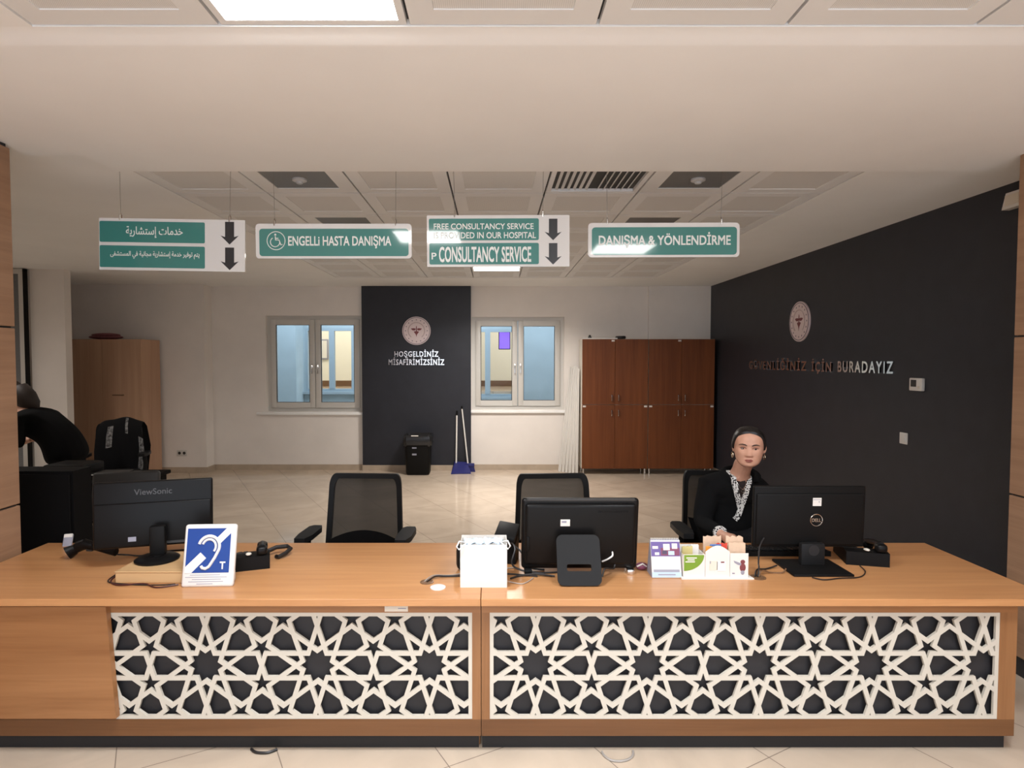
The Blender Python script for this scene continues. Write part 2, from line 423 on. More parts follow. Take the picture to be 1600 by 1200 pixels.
# ceilings: metal tiles with perforated middles
def tile_ceiling(name, xs, ys, z, skip, extra):
    b = MB()
    for i in range(len(xs) - 1):
        for j in range(len(ys) - 1):
            if (i, j) in skip: continue
            x0, x1, y0, y1 = xs[i] + .006, xs[i + 1] - .006, ys[j] + .006, ys[j + 1] - .006
            q = .085; h = .004
            # bevelled rim: outer ring, then the inset perforated field
            o = [(x0, y0), (x1, y0), (x1, y1), (x0, y1)]; n = [(x0 + q, y0 + q), (x1 - q, y0 + q), (x1 - q, y1 - q), (x0 + q, y1 - q)]
            vs = [(a, c, z + .02) for a, c in o] + [(a, c, z) for a, c in o] + [(a, c, z) for a, c in n] + [(a, c, z + h) for a, c in n]
            fs = []
            for k in range(4):
                k2 = (k + 1) % 4
                fs += [(k, k2, 4 + k2, 4 + k), (4 + k, 4 + k2, 8 + k2, 8 + k), (8 + k, 8 + k2, 12 + k2, 12 + k)]
            b.add(vs, fs, 0); b.add([vs[12], vs[13], vs[14], vs[15]], [(3, 2, 1, 0)], 1)
    b.box(xs[0], xs[-1], ys[0], ys[-1], z + .021, z + .06, 2)
    for e in extra: b.box(*e, 3)
    return struct(b.build(name, ['ceil', 'perf', 'gap', 'soffit'], ang=0))
GX = [-2.175 + .63 * k for k in range(8)]
GY = [3.626 + .61 * k for k in range(9)]
dark_tiles = [(1, 0), (5, 0), (1, 2), (5, 2)]
skip = set(dark_tiles) | {(4, 0), (3, 6)}
YT = GY[-1]
tile_ceiling('ceiling_staff', GX, GY, ZC, skip, [
    (XL - .2, GX[0], 2.9, YB + .2, ZC - .004, ZC + .06), (GX[-1], XR + .2, 2.9, YB + .2, ZC - .004, ZC + .06), (GX[0], GX[-1], YT, YB + .2, ZC - .004, ZC + .06)])
FX = [-1.545 - .63 * 0 + .63 * k for k in range(7)]
FY = [-2.78 + .61 * k for k in range(9)]
lit = {(1, 7), (4, 6), (1, 3), (4, 2)}
tile_ceiling('ceiling_lobby', FX, FY, ZF, lit, [
    (-2.9, FX[0], -3.0, FY[-1], ZF - .004, ZF + .06), (FX[-1], 3.3, -3.0, FY[-1], ZF - .004, ZF + .06), (FX[0], FX[-1], -3.0, FY[0], ZF - .004, ZF + .06)])
# plain dropped soffit over the counter with a rounded front lip
b = MB()
lip = [(FY[-1], ZF + .06), (FY[-1], ZF - .004), (FY[-1] + .03, ZF - .006), (FY[-1] + .05, ZF - .010), (FY[-1] + .085, ZS + .002), (FY[-1] + .10, ZS)]
b.prism(lip + [(3.626, ZS), (3.626, ZF + .06)], -2.2, 3.52, 'yz')
b.prism(lip + [(3.35, ZS), (3.35, ZF + .06)], -2.95, -2.2, 'yz')
b.box(XL, -2.95, 3.1, 3.35, ZC - .0045, ZC)
struct(b.build('ceiling_soffit', 'soffit', ang=50))

# ------------------------------------------------------------------ lamps, vent, panels in the ceilings
def area(name, loc, sx, sy, power, col, rot=(0, 0, 0), spread=180):
    l = bpy.data.lights.new(name, 'AREA'); l.shape = 'RECTANGLE'; l.size = sx; l.size_y = sy; l.energy = power; l.color = col; l.spread = R(spread)
    o = bpy.data.objects.new(name, l); C.objects.link(o); o.location = loc; o.rotation_euler = rot; return o
def lamp_at(x0, x1, y0, y1, z, m, label, group=None, name='ceiling_light'):
    t = thing(name, label, 'ceiling light', ((x0 + x1) / 2, (y0 + y1) / 2, z), 0, group)
    hx, hy = (x1 - x0) / 2 - .006, (y1 - y0) / 2 - .006
    b = MB(); f = .025
    for a in ((-hx, hx, -hy, -hy + f), (-hx, hx, hy - f, hy), (-hx, -hx + f, -hy + f, hy - f), (hx - f, hx, -hy + f, hy - f)): b.box(*a, 0, .02)
    b.build('frame', 'ceil', t)
    b = MB(); b.box(-hx + f, hx - f, -hy + f, hy - f, .004, .018); b.build('diffuser', m, t)
    l = area('lamp_glow', (0, 0, .002), 2 * (hx - f), 2 * (hy - f), {'lamp': LOBBY_LAMP, 'lamp2': STAFF_LAMP, 'fill_lamp': CORNER_FILL}[m], (.92, .985, 1.06) if m == 'lamp' else (1.0, .95, .90), spread=135 if m == 'lamp' else 150); l.parent = t
    return t
lab = {(1, 7): 'bright square lobby ceiling light nearest the soffit, top left of the photo', (4, 6): 'bright square lobby ceiling light, right side, second row from the soffit'}
for i, j in sorted(lit, reverse=True):
    lamp_at(FX[i], FX[i + 1], FY[j], FY[j + 1], ZF, 'lamp', lab.get((i, j), 'lit square lobby ceiling light over the visitors behind the viewpoint'), None if (i, j) in lab else 'lobby lights out of view')
lamp_at(GX[3], GX[4], GY[6], GY[7], ZC, 'lamp2', 'lit square ceiling light in the staff room, just below the consultancy sign')
lamp_at(-5.5, -4.9, 4.9, 5.5, ZC - .024, 'fill_lamp', 'unseen square ceiling light added to brighten the dark left corner of the staff room')  # added fill lamp outside the view, lifts the pier and wardrobe
plab = {(1, 0): 'unlit dark square ceiling light with round fitting, above the wheelchair sign', (5, 0): 'unlit dark square ceiling light with round fitting, right of the air vent',
        (1, 2): 'unlit dark square ceiling light directly behind the wheelchair sign', (5, 2): 'unlit dark square ceiling light directly behind the rightmost green sign'}
for i, j in dark_tiles:
    t = thing('ceiling_light', plab[i, j], 'ceiling light', ((GX[i] + GX[i + 1]) / 2, (GY[j] + GY[j + 1]) / 2, ZC), 0, 'unlit staff room lights')
    h = .305; hy = .297; q = .10
    b = MB(); b.box(-h - .004, h + .004, -hy, -hy + q, 0, .02); b.box(-h - .004, h + .004, hy - q, hy, 0, .02); b.box(-h - .004, -h + q, -hy + q, hy - q, 0, .02); b.box(h - q, h + .004, -hy + q, hy - q, 0, .02); b.build('frame', 'ceil', t)
    b = MB(); b.box(-h + q, h - q, -hy + q, hy - q, .005, .02); b.build('diffuser', 'lampoff', t)
    if j == 0:
        b = MB(); b.lathe([(.045, .005), (.045, -.006), (.032, -.012), (.022, -.012), (.020, -.022), (.012, -.026)]); b.build('round_fitting', 'fitting', t, ang=50)
# louvred supply vent
t = thing('air_vent', 'square louvred air vent in the staff room ceiling beside the soffit', 'vent', ((GX[4] + GX[5]) / 2, (GY[0] + GY[1]) / 2, ZC))
h = .308; hy = .298
b = MB(); f = .03
for a in ((-h, h, -hy, -hy + f), (-h, h, hy - f, hy), (-h, -h + f, -hy + f, hy - f), (h - f, h, -hy + f, hy - f)): b.box(*a, 0, .025)
b.build('frame', 'ceil', t)
b = MB(); b.box(-h + f, h - f, -hy + f, hy - f, .05, .06); b.build('duct', 'gap', t)
for sgn in (-1, 1):
    for k in range(6):
        x = sgn * (.05 + k * .04)
        b = MB(); b.T = Matrix.Translation((x, 0, .024)) @ Matrix.Rotation(R(-40 * sgn), 4, 'Y'); b.box(-.022, .022, -hy + f, hy - f, -.0015, .0015); b.build('slat', 'ceil', t)

# ------------------------------------------------------------------ windows in the back wall
def window(n, x0, x1, z0, z1):
    t = bpy.data.objects.new('window_%d' % n, None); C.objects.link(t); t.location = ((x0 + x1) / 2, YB + .06, z0); struct(t)
    hw = (x1 - x0) / 2; hh = z1 - z0
    b = MB(); f = .055
    b.box(-hw, -hw + f, 0, .07, 0, hh); b.box(hw - f, hw, 0, .07, 0, hh); b.box(-hw + f, hw - f, 0, .07, 0, f); b.box(-hw + f, hw - f, 0, .07, hh - f, hh)
    b.build('window_frame', 'pvc', t)
    for sgn in (-1, 1):
        a0, a1 = (-hw + f, -.004) if sgn < 0 else (.004, hw - f)
        b = MB(); g = .085; y0, y1 = -.022, .05
        b.rbox(a0, a0 + g, y0, y1, f, hh - f, .008, 2); b.rbox(a1 - g, a1, y0, y1, f, hh - f, .008, 2)
        b.box(a0 + g - .004, a1 - g + .004, y0 + .001, y1, f, f + g); b.box(a0 + g - .004, a1 - g + .004, y0 + .001, y1, hh - f - g, hh - f)
        sash = b.build('sash', 'pvc', t)
        b = MB(); b.box(a0 + g, a1 - g, .012, .016, f + g, hh - f - g); b.build('pane', 'glass', sash)
        b = MB()
        for e in ((a0 + g, a0 + g + .006, f + g, hh - f - g), (a1 - g - .006, a1 - g, f + g, hh - f - g), (a0 + g, a1 - g, f + g, f + g + .006), (a0 + g, a1 - g, hh - f - g - .006, hh - f - g)): b.box(e[0], e[1], -.018, .012, e[2], e[3])
        b.build('gasket', 'darkgrey', sash)
        hx = sgn * .045; zc = hh * .47
        b = MB(); b.rbox(hx - .012, hx + .012, -.034, -.021, zc - .035, zc + .035, .005, 2)
        b.tube([(hx, -.034, zc + .02), (hx, -.058, zc + .018), (hx, -.062, zc), (hx, -.06, zc - .11)], [.008, .009, .009, .007], 8)
        b.build('handle', 'steel', sash)
    b = MB(); b.rbox(-hw - .15, hw + (.10 if n == 1 else .02), -.10, -.06, -.05, -.012, .004, 2) if n == 1 else b.rbox(-hw - .04, hw + .05, -.10, -.06, -.05, -.012, .004, 2)
    b.box(-hw, hw, -.062, .07, -.03, -.012)
    b.build('window_sill', 'soffit', t)
window(1, *W1); window(2, *W2)

# ------------------------------------------------------------------ light well and the rooms across it
CB = 11.5
b = MB()
fw = [(-3.53, -2.62, 1.12, 2.30), (-.62, .42, 1.02, 2.28)]     # openings in the far wall
xs = [-5.0] + [v for o in fw for v in o[:2]] + [3.0]
for k in range(0, 6, 2): b.box(xs[k], xs[k + 1], CB, CB + .2, -.2, 4)
for x0, x1, z0, z1 in fw: b.box(x0, x1, CB, CB + .2, -.2, z0); b.box(x0, x1, CB, CB + .2, z1, 4)
b.box(-5.0, -3.56, 11.05, CB, -.2, 4); b.box(.52, 3.0, 11.05, CB, -.2, 4)
b.box(-5.0, -4.9, YB + .22, CB, -.2, 4); b.box(2.9, 3.0, YB + .22, CB, -.2, 4)
struct(b.build('wall_court', 'courtblue'))
b = MB(); b.box(-5, 3, YB + .22, CB, -.2, -.1); struct(b.build('floor_court', 'skirt'))
for n, (x0, x1, z0, z1) in enumerate(fw):
    t = bpy.data.objects.new('window_%d' % (n + 3), None); C.objects.link(t); t.location = ((x0 + x1) / 2, CB, z0); struct(t)
    hw = (x1 - x0) / 2; hh = z1 - z0; b = MB(); f = .05
    b.box(-hw, -hw + f, 0, .08, 0, hh); b.box(hw - f, hw, 0, .08, 0, hh); b.box(-hw + f, hw - f, 0, .08, 0, f); b.box(-hw + f, hw - f, 0, .08, hh - f, hh)
    mx = .04 if n == 0 else -.02
    b.box(mx - .05, mx + .05, -.01, .07, f, hh - f); b.build('window_frame', 'courtframe', t)
    b = MB(); b.box(-hw - .10, hw + .10, -.08, 0, -.05, -.005); b.build('window_sill', 'courtframe', t)
b = MB()                                                        # the lit rooms beyond, one shell
b.box(-5.2, 3.2, 14, 14.1, 1, 3.7); b.box(-5.3, -5.2, CB + .2, 14.1, 1, 3.7); b.box(3.2, 3.3, CB + .2, 14.1, 1, 3.7); b.box(-5.3, 3.3, CB + .2, 14.1, 3.7, 3.8); b.box(-1.3, -1.2, CB + .2, 14, 1, 3.7)
struct(b.build('wall_far_room', 'roomcream'))
b = MB(); b.box(-5.3, 3.3, CB + .2, 14.1, 1.0, 1.11); struct(b.build('floor_far_room', 'floor'))
b = MB(); b.box(-5.2, 3.2, 13.985, 14, 1.11, 1.24); struct(b.build('baseboard_far_room', 'brownplastic'))
t = thing('notice_board', 'pale notice board with grey frame in the bright room seen through the left window', 'board', (-3.92, 13.985, 1.72))
b = MB(); b.rbox(-.16, .16, -.02, 0, 0, .46, .02, 2); b.build('frame', 'printgrey', t)
b = MB(); b.box(-.125, .125, -.023, -.02, .035, .425); b.build('sheet', 'card', t)
b = MB(); b.rbox(-.24, 0, 0, .05, 0, .36, .01, 2, 0); b.box(-.225, -.015, -.002, 0, .015, .345, 1)
tag(b.build('wall_screen', ['black', 'screen'], loc=(.33, 12.4, 1.92)), 'small violet glowing screen in the room seen through the right window', 'screen')
b = MB(); b.box(-.01, .01, 0, .3, 0, .02); b.box(-.2, .2, .28, .3, -.2, .2)
area('court_skylight', (-1.0, 10.4, 3.9), 7.0, 1.4, COURT_LAMP, (.86, .94, 1.0))
area('far_room_lamp_a', (-3.2, 12.9, 3.65), 2.4, 1.2, ROOM_LAMP, (1.0, .93, .80))
area('far_room_lamp_b', (.8, 12.9, 3.65), 2.4, 1.2, ROOM_LAMP * .8, (1.0, .95, .86))
# window / door frame at the far left, next to the pier
t = bpy.data.objects.new('door_1', None); C.objects.link(t); t.location = (-6.16, 7.62, 0); struct(t)
b = MB(); b.box(-.40, -.34, 0, .06, 0, ZC - .01); b.box(.29, .345, 0, .06, 0, ZC - .01); b.box(-.34, .29, 0, .06, ZC - .07, ZC - .01); b.box(-.34, .29, 0, .06, .0, .08); b.build('door_frame', 'pvc', t)
b = MB(); b.box(.345, .37, .0, .05, 0, ZC - .01); b.build('edge_profile', 'black', t)
b = MB(); b.box(-.34, .29, .025, .035, .08, ZC - .07); b.build('pane', 'lampoff', t)

# ================================================================== COUNTER
ZT = .70                      # worktop height
YF = 2.54; YBK = 3.336        # worktop front and back edge
FB = 2.60                     # body front
PER = .4826                   # rosette spacing of the fretwork
def clip(p, q, x0, x1, z0, z1):
    t0, t1 = 0., 1.; dx, dz = q[0] - p[0], q[1] - p[1]
    for P_, Q_ in ((-dx, p[0] - x0), (dx, x1 - p[0]), (-dz, p[1] - z0), (dz, z1 - p[1])):
        if abs(P_) < 1e-12:
            if Q_ < 0: return None
        else:
            r_ = Q_ / P_
            if P_ < 0: t0 = max(t0, r_)
            else: t1 = min(t1, r_)
    if t0 >= t1: return None
    return (p[0] + dx * t0, p[1] + dz * t0), (p[0] + dx * t1, p[1] + dz * t1)
def fretwork(x0, x1, z0, z1, cx, cz):
    """ten-fold rosettes touching at decagon corners, pentagrams between them; bars of white board"""
    U = PER / 700; segs = {}
    def seg(a, c):
        s_ = clip(a, c, x0, x1, z0, z1)
        if not s_: return
        k = tuple(sorted((tuple(round(v, 4) for v in s_[0]), tuple(round(v, 4) for v in s_[1]))))
        if k[0] != k[1]: segs[k] = 1
    D_ = 78.58; rho = D_ / (1 - math.sin(R(18))); NX = D_ * math.tan(R(36)); IX = 350 - .381966 * rho * math.cos(R(54))
    for n in range(-12, 13):
        ox = cx + n * PER
        if ox < x0 - PER or ox > x1 + PER: continue
        for k in range(10):
            a = R(36 * k); ca, sa = math.cos(a), math.sin(a)
            def T(x, y): return (ox + (x * ca - y * sa) * U, cz + (x * sa + y * ca) * U)
            for sg in (1, -1): seg(T(NX, sg * D_), T(IX, sg * D_))
            pc = (350, rho)
            tips = [(pc[0] + rho * math.cos(R(-90 + 72 * i)), pc[1] + rho * math.sin(R(-90 + 72 * i))) for i in range(5)]
            inn = [(pc[0] + .381966 * rho * math.cos(R(-54 + 72 * i)), pc[1] + .381966 * rho * math.sin(R(-54 + 72 * i))) for i in range(5)]
            for i in range(5): seg(T(*tips[i]), T(*inn[i])); seg(T(*tips[i]), T(*inn[(i - 1) % 5]))
    return pierced(list(segs), x0, x1, z0, z1)
def pierced(segs, x0, x1, z0, z1):
    """white board with every closed cell between the centre lines cut out, leaving bars of one width"""
    hw = .0096; q = 5
    bx = (x0 + .0065, x1 - .0065, z0 + .0065, z1 - .0065)
    S_ = [c for c in (clip(p, r, *bx) for p, r in segs) if c]
    cr_ = [(bx[0], bx[2]), (bx[1], bx[2]), (bx[1], bx[3]), (bx[0], bx[3])]
    S_ += [(cr_[k], cr_[(k + 1) % 4]) for k in range(4)]
    cuts = [[0., 1.] for _ in S_]
    for i in range(len(S_)):
        (ax, az), (cx, cz) = S_[i]; dx, dz = cx - ax, cz - az; Li = math.hypot(dx, dz)
        for j in range(len(S_)):
            if i == j: continue
            (px, pz), (rx, rz) = S_[j]; ex, ez = rx - px, rz - pz
            if min(px, rx) > max(ax, cx) + .001 or max(px, rx) < min(ax, cx) - .001: continue
            den = dx * ez - dz * ex; Lj = math.hypot(ex, ez)
            if abs(den) < 1e-4 * Li * Lj:
                for (tx, tz) in S_[j]:
                    t = ((tx - ax) * dx + (tz - az) * dz) / Li ** 2
                    if 0 < t < 1 and abs((tx - ax) * dz - (tz - az) * dx) / Li < 3e-4: cuts[i].append(t)
                continue
            t = ((px - ax) * ez - (pz - az) * ex) / den; u = ((px - ax) * dz - (pz - az) * dx) / den
            if -1e-3 < t < 1.001 and -2e-3 < u < 1.002: cuts[i].append(min(max(t, 0), 1))
    pts = []; grid = {}
    def pid(x, z):
        kx, kz = int(x / .001), int(z / .001)
        for a in (kx - 1, kx, kx + 1):
            for c in (kz - 1, kz, kz + 1):
                for n in grid.get((a, c), ()):
                    if math.hypot(pts[n][0] - x, pts[n][1] - z) < .0007: return n
        pts.append((x, z)); grid.setdefault((kx, kz), []).append(len(pts) - 1); return len(pts) - 1
    adj = {}
    for (p, r), ts in zip(S_, cuts):
        ids = [pid(p[0] + (r[0] - p[0]) * t, p[1] + (r[1] - p[1]) * t) for t in sorted(ts)]
        for a, c in zip(ids, ids[1:]):
            if a != c: adj.setdefault(a, set()).add(c); adj.setdefault(c, set()).add(a)
    while True:
        dead = [a for a in adj if len(adj[a]) == 1]
        if not dead: break
        for a in dead:
            for c in adj.pop(a, ()): adj[c].discard(a)
    order = {a: sorted(n, key=lambda c: math.atan2(pts[c][1] - pts[a][1], pts[c][0] - pts[a][0])) for a, n in adj.items()}
    seen = set(); holes = []
    for a in adj:
        for c in adj[a]:
            if (a, c) in seen: continue
            face = []; u, v = a, c
            while (u, v) not in seen:
                seen.add((u, v)); face.append(u); o = order[v]; w_ = o[(o.index(u) - 1) % len(o)]; u, v = v, w_
            P = [pts[k] for k in face]
            if sum(P[k][0] * P[(k + 1) % len(P)][1] - P[(k + 1) % len(P)][0] * P[k][1] for k in range(len(P))) <= 0: continue
            # straighten, then shift each side inwards
            P = [P[k] for k in range(len(P)) if math.hypot(P[k][0] - P[k - 1][0], P[k][1] - P[k - 1][1]) > .0018]
            if len(P) < 3: continue
            bb = (min(p[0] for p in P) - .001, max(p[0] for p in P) + .001, min(p[1] for p in P) - .001, max(p[1] for p in P) + .001)
            L_ = [];
            for k in range(len(P)):
                d = Vector((P[(k + 1) % len(P)][0] - P[k][0], P[(k + 1) % len(P)][1] - P[k][1])); d.normalize()
                if L_ and L_[-1][1].dot(d) > .985: continue
                L_.append((P[k], d))
            if len(L_) > 2 and L_[0][1].dot(L_[-1][1]) > .985: L_.pop(0)
            L_ = [((p[0] - d.y * hw, p[1] + d.x * hw), d) for p, d in L_]
            for _ in range(12):
                n = len(L_)
                if n < 3: break
                Q = []
                for k in range(n):
                    (p, d), (p2, d2) = L_[k - 1], L_[k]; den = d.x * d2.y - d.y * d2.x
                    if abs(den) < 1e-6: Q.append(p2); continue
                    t = ((p2[0] - p[0]) * d2.y - (p2[1] - p[1]) * d2.x) / den; Q.append((p[0] + d.x * t, p[1] + d.y * t))
                ln = [(Q[(k + 1) % n][0] - Q[k][0]) * L_[k][1].x + (Q[(k + 1) % n][1] - Q[k][1]) * L_[k][1].y for k in range(n)]
                m_ = min(range(n), key=lambda k: ln[k])
                if ln[m_] > 1e-4 and all(bb[0] < a < bb[1] and bb[2] < c < bb[3] for a, c in Q): holes.append(Q); break
                L_.pop(m_)
    cu = bpy.data.curves.new('fret', 'CURVE'); cu.dimensions = '2D'; cu.fill_mode = 'BOTH'; cu.extrude = .006
    for poly in [[(x0, z0), (x1, z0), (x1, z1), (x0, z1)]] + holes:
        sp = cu.splines.new('POLY'); sp.points.add(len(poly) - 1); sp.use_cyclic_u = True
        for k, (x, z) in enumerate(poly): sp.points[k].co = (x, z, 0, 1)
    o = bpy.data.objects.new('fret', cu); C.objects.link(o)
    dg = bpy.context.evaluated_depsgraph_get(); me = bpy.data.meshes.new_from_object(o.evaluated_get(dg))
    b = MB(); b.add([(v.co.x, FB + .008 - v.co.z, v.co.y) for v in me.vertices], [tuple(p.vertices) for p in me.polygons])
    bpy.data.objects.remove(o); bpy.data.curves.remove(cu); bpy.data.meshes.remove(me)
    return b

SEAM = -.056
def counter(label, x0, x1, lx0, lx1, cx, body_x1, ends):
    t = thing('reception_counter', label, 'counter', ((x0 + x1) / 2, 2.95, 0)); o = t.location
    def put(b, name, m, par=t): 
        b.v = [(p[0] - o[0], p[1] - o[1], p[2]) for p in b.v]; return b.build(name, m, par, ang=20)
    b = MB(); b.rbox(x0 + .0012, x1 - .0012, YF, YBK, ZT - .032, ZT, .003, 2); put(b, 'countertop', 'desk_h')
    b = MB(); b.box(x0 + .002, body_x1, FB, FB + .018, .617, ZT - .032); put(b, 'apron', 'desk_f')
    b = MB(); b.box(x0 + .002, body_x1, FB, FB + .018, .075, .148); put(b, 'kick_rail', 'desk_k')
    b = MB(); b.box(x0 + .004, body_x1 - .01, 2.638, 2.66, 0, .085); put(b, 'plinth', 'plinth')
    b = MB(); b.box(x0 + .002, body_x1 - .002, FB + .034, FB + .046, .08, .66); put(b, 'backing_panel', 'backing')
    for e0, e1 in ends:
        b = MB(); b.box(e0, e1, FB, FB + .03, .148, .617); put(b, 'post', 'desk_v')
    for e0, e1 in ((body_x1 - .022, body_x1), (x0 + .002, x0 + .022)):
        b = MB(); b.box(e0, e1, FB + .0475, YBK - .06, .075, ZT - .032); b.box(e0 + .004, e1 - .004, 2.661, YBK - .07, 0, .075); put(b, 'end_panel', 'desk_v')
    b = MB(); b.box(body_x1 - .022, body_x1 - .001, FB + .0185, FB + .047, .148, .617) if False else None
    put(fretwork(lx0, lx1, .149, .616, cx, .3825), 'fretwork_panel', 'white_lat')
    return t, put
t, put = counter('left half of the oak reception counter, with a plain front panel beside white fretwork', -2.449, SEAM, -1.78, -.0945, -.2795, SEAM - .001, [(-.0945, SEAM - .001)])
b = MB(); pz0, pz1 = .168, .655
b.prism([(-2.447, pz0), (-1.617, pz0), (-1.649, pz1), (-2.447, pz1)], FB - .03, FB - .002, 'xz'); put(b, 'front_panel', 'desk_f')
b = MB(); b.box(-.47, -.37, FB - .0012, FB - .0002, .622, .655); b.box(-.462, -.42, FB - .0016, FB - .0013, .645, .648, 1); b.box(-.412, -.378, FB - .0016, FB - .0013, .634, .638, 1); put(b, 'label_sticker', ['cream', 'printgrey'])
t, put = counter('right half of the oak reception counter, white fretwork across its whole front', SEAM, 2.364, -.0185, 2.176, .1795, 2.25, [(SEAM + .002, -.0185), (2.176, 2.25)])
# grommets and cap
b = MB(); b.lathe([(.031, 0), (.031, .003), (.026, .004), (.024, .001)]); tag(b.build('cable_grommet', 'brownplastic', loc=(-.303, 2.735, ZT)), 'brown round cable grommet beside the white cap', 'grommet')
b = MB(); b.lathe([(.034, 0), (.034, .004), (.030, .006)]); tag(b.build('grommet_cap', 'white', loc=(-.247, 2.668, ZT)), 'loose white round cap lying on the counter beside a cable hole', 'cap')
b = MB(); b.lathe([(.036, 0), (.036, .003), (.030, .004), (.028, .001)]); tag(b.build('cable_grommet', 'brownplastic', loc=(1.215, 2.795, ZT)), 'brown cable grommet with wires coming out, right of the leaflet tray', 'grommet')

# ================================================================== HANGING SIGNS
YS = 3.72
def sign(label, x0, x1, z0, z1, rad, tilt, wires):
    t = thing('hanging_sign', label, 'sign', ((x0 + x1) / 2, YS, (z0 + z1) / 2), 0); t.rotation_euler = (0, R(tilt), 0)
    w_, h_ = (x1 - x0) / 2, (z1 - z0) / 2
    b = MB(); b.prism(rrect(-w_, w_, -h_, h_, rad), 0, .012, 'xz'); b.build('board', 'signwhite', t)
    for wx in wires:
        b = MB(); b.tube([(wx, .006, h_ + .028), (wx + .0, .006, h_ + .05), (wx + (.004 if wx > 0 else -.004), .006, ZC - t.location.z)], .0012, 6); b.build('suspension_wire', 'wire', t)
        b = MB(); b.tube([(wx, -.004, h_ - .012), (wx, -.005, h_ + .02), (wx, .006, h_ + .032), (wx, .016, h_ + .02), (wx, .016, h_ - .012)], .0035, 6); b.build('hook', 'steel', t)
    return t, w_, h_
def field(t, x0, x1, z0, z1, r=.012, m='teal', name='colour_field'):
    b = MB(); b.prism(rrect(x0, x1, z0, z1, r), -.0012, 0, 'xz'); return b.build(name, m, t)
def words(par, body, x0, x1, z0, z1, bold=.012, y=-.0012, m='signtext', name='lettering', sp=1.0):
    v, f = glyphs(body, x0, x1, z0, z1, .0012, bold, sp); b = MB(); b.T = Matrix.Translation((0, y, 0)); b.add(v, f); return b.build(name, m, par, ang=0)
def arrow(t, cx, cz, h):
    b = MB(); w_ = h * .20; hw = h * .40
    b.prism([(cx - w_, cz + h / 2), (cx - w_, cz - h * .17), (cx - hw, cz - h * .17 + .008), (cx, cz - h / 2), (cx + hw, cz - h * .17 + .008), (cx + w_, cz - h * .17), (cx + w_, cz + h / 2)], -.0016, -.0002, 'xz'); b.build('arrow', 'arrow', t)
K = YS / 3.95
def zz(z): return 1.7 + (z - 1.7) * K
# 1 Arabic
t, w_, h_ = sign('leftmost hanging sign, Arabic lettering on two teal bars with two down arrows', -2.519 * K, -1.589 * K, zz(2.272), zz(2.600), .004, .9, (-.311, .345))
f1 = field(t, -w_ + .004, w_ * .45, .012, h_ - .018, .008); f2 = field(t, -w_ + .004, w_ * .45, -h_ + .016, -.008, .008)
words(f1, arabic('\u062e\u062f\u0645\u0627\u062a \u0625\u0633\u062a\u0634\u0627\u0631\u064a\u0629'), -.275, .065, .040, .107, .01)
words(f2, arabic('\u064a\u062a\u0645 \u062a\u0648\u0641\u064a\u0631 \u062e\u062f\u0645\u0629 \u0625\u0633\u062a\u0634\u0627\u0631\u064a\u0629 \u0645\u062c\u0627\u0646\u064a\u0629 \u0641\u064a \u0627\u0644\u0645\u0633\u062a\u0634\u0641\u0649'), -.37, .165, -.085, -.040, .01)
arrow(t, w_ * .79, .075, .135); arrow(t, w_ * .79, -.078, .135)
# 2 wheelchair
t, w_, h_ = sign('green and white hanging sign with a wheelchair symbol at its left', -1.520 * K, -.526 * K, zz(2.350), zz(2.570), .02, 0, (-.355, .372))
f1 = field(t, -w_ + .022, w_ - .018, -h_ + .014, h_ - .03, .018)
words(f1, 'ENGELLi HASTA DANI\u015eMA', -.272, .345, -.042, .032, .016)
b = MB(); cx, cz = -.345, 0.002
b.tube([(cx + .054 * math.cos(R(a)), -.0025, cz + .054 * math.sin(R(a))) for a in range(0, 360, 12)], .0026, 6, closed=True)
b.tube([(cx - .006 + .028 * math.cos(R(a)), -.0025, cz - .008 + .028 * math.sin(R(a))) for a in range(120, 372, 12)], .0028, 6)
b.ell((cx - .004, -.0025, cz + .036), (.0065, .002, .0065), 12, 8)
b.tube([(cx - .004, -.0025, cz + .026), (cx - .003, -.0025, cz + .004), (cx + .018, -.0025, cz + .004), (cx + .029, -.0025, cz - .026), (cx + .038, -.0025, cz - .022)], .0032, 6)
b.tube([(cx - .003, -.0025, cz + .014), (cx + .014, -.0025, cz + .014)], .003, 6)
b.build('wheelchair_symbol', 'signtext', f1)
# 3 consultancy
t, w_, h_ = sign('hanging sign with free consultancy text on two teal bars and two down arrows', -.428 * K, .481 * K, zz(2.298), zz(2.624), .005, -.2, (-.262, .268))
f1 = field(t, -w_ + .012, w_ * .57, .004, h_ - .02, .01); f2 = field(t, -w_ + .014, w_ * .57, -h_ + .014, -.012, .01)
words(f1, 'FREE CONSULTANCY SERVICE', -.386, .212, .070, .104, .012); words(f1, 'IS PROVIDED IN OUR HOSPITAL', -.386, .226, .016, .052, .012)
words(f2, 'CONSULTANCY SERVICE', -.355, .197, -.124, -.036, .02)
words(f2, 'P', -.40, -.372, -.108, -.07, .015)  # stray letter painting a ghost reflection onto the sign
arrow(t, w_ * .77, .067, .128); arrow(t, w_ * .77, -.078, .128)
# 4 information
t, w_, h_ = sign('rightmost hanging sign, green with large white lettering and rounded corners', .600 * K, 1.565 * K, zz(2.358), zz(2.576), .022, -.2, (-.34, .345))
f1 = field(t, -w_ + .022, w_ - .016, -h_ + .014, h_ - .026, .02)
words(f1, 'DANI\u015eMA & Y\u00d6NLEND\u0130RME', -.39, .40, -.045, .045, .018)

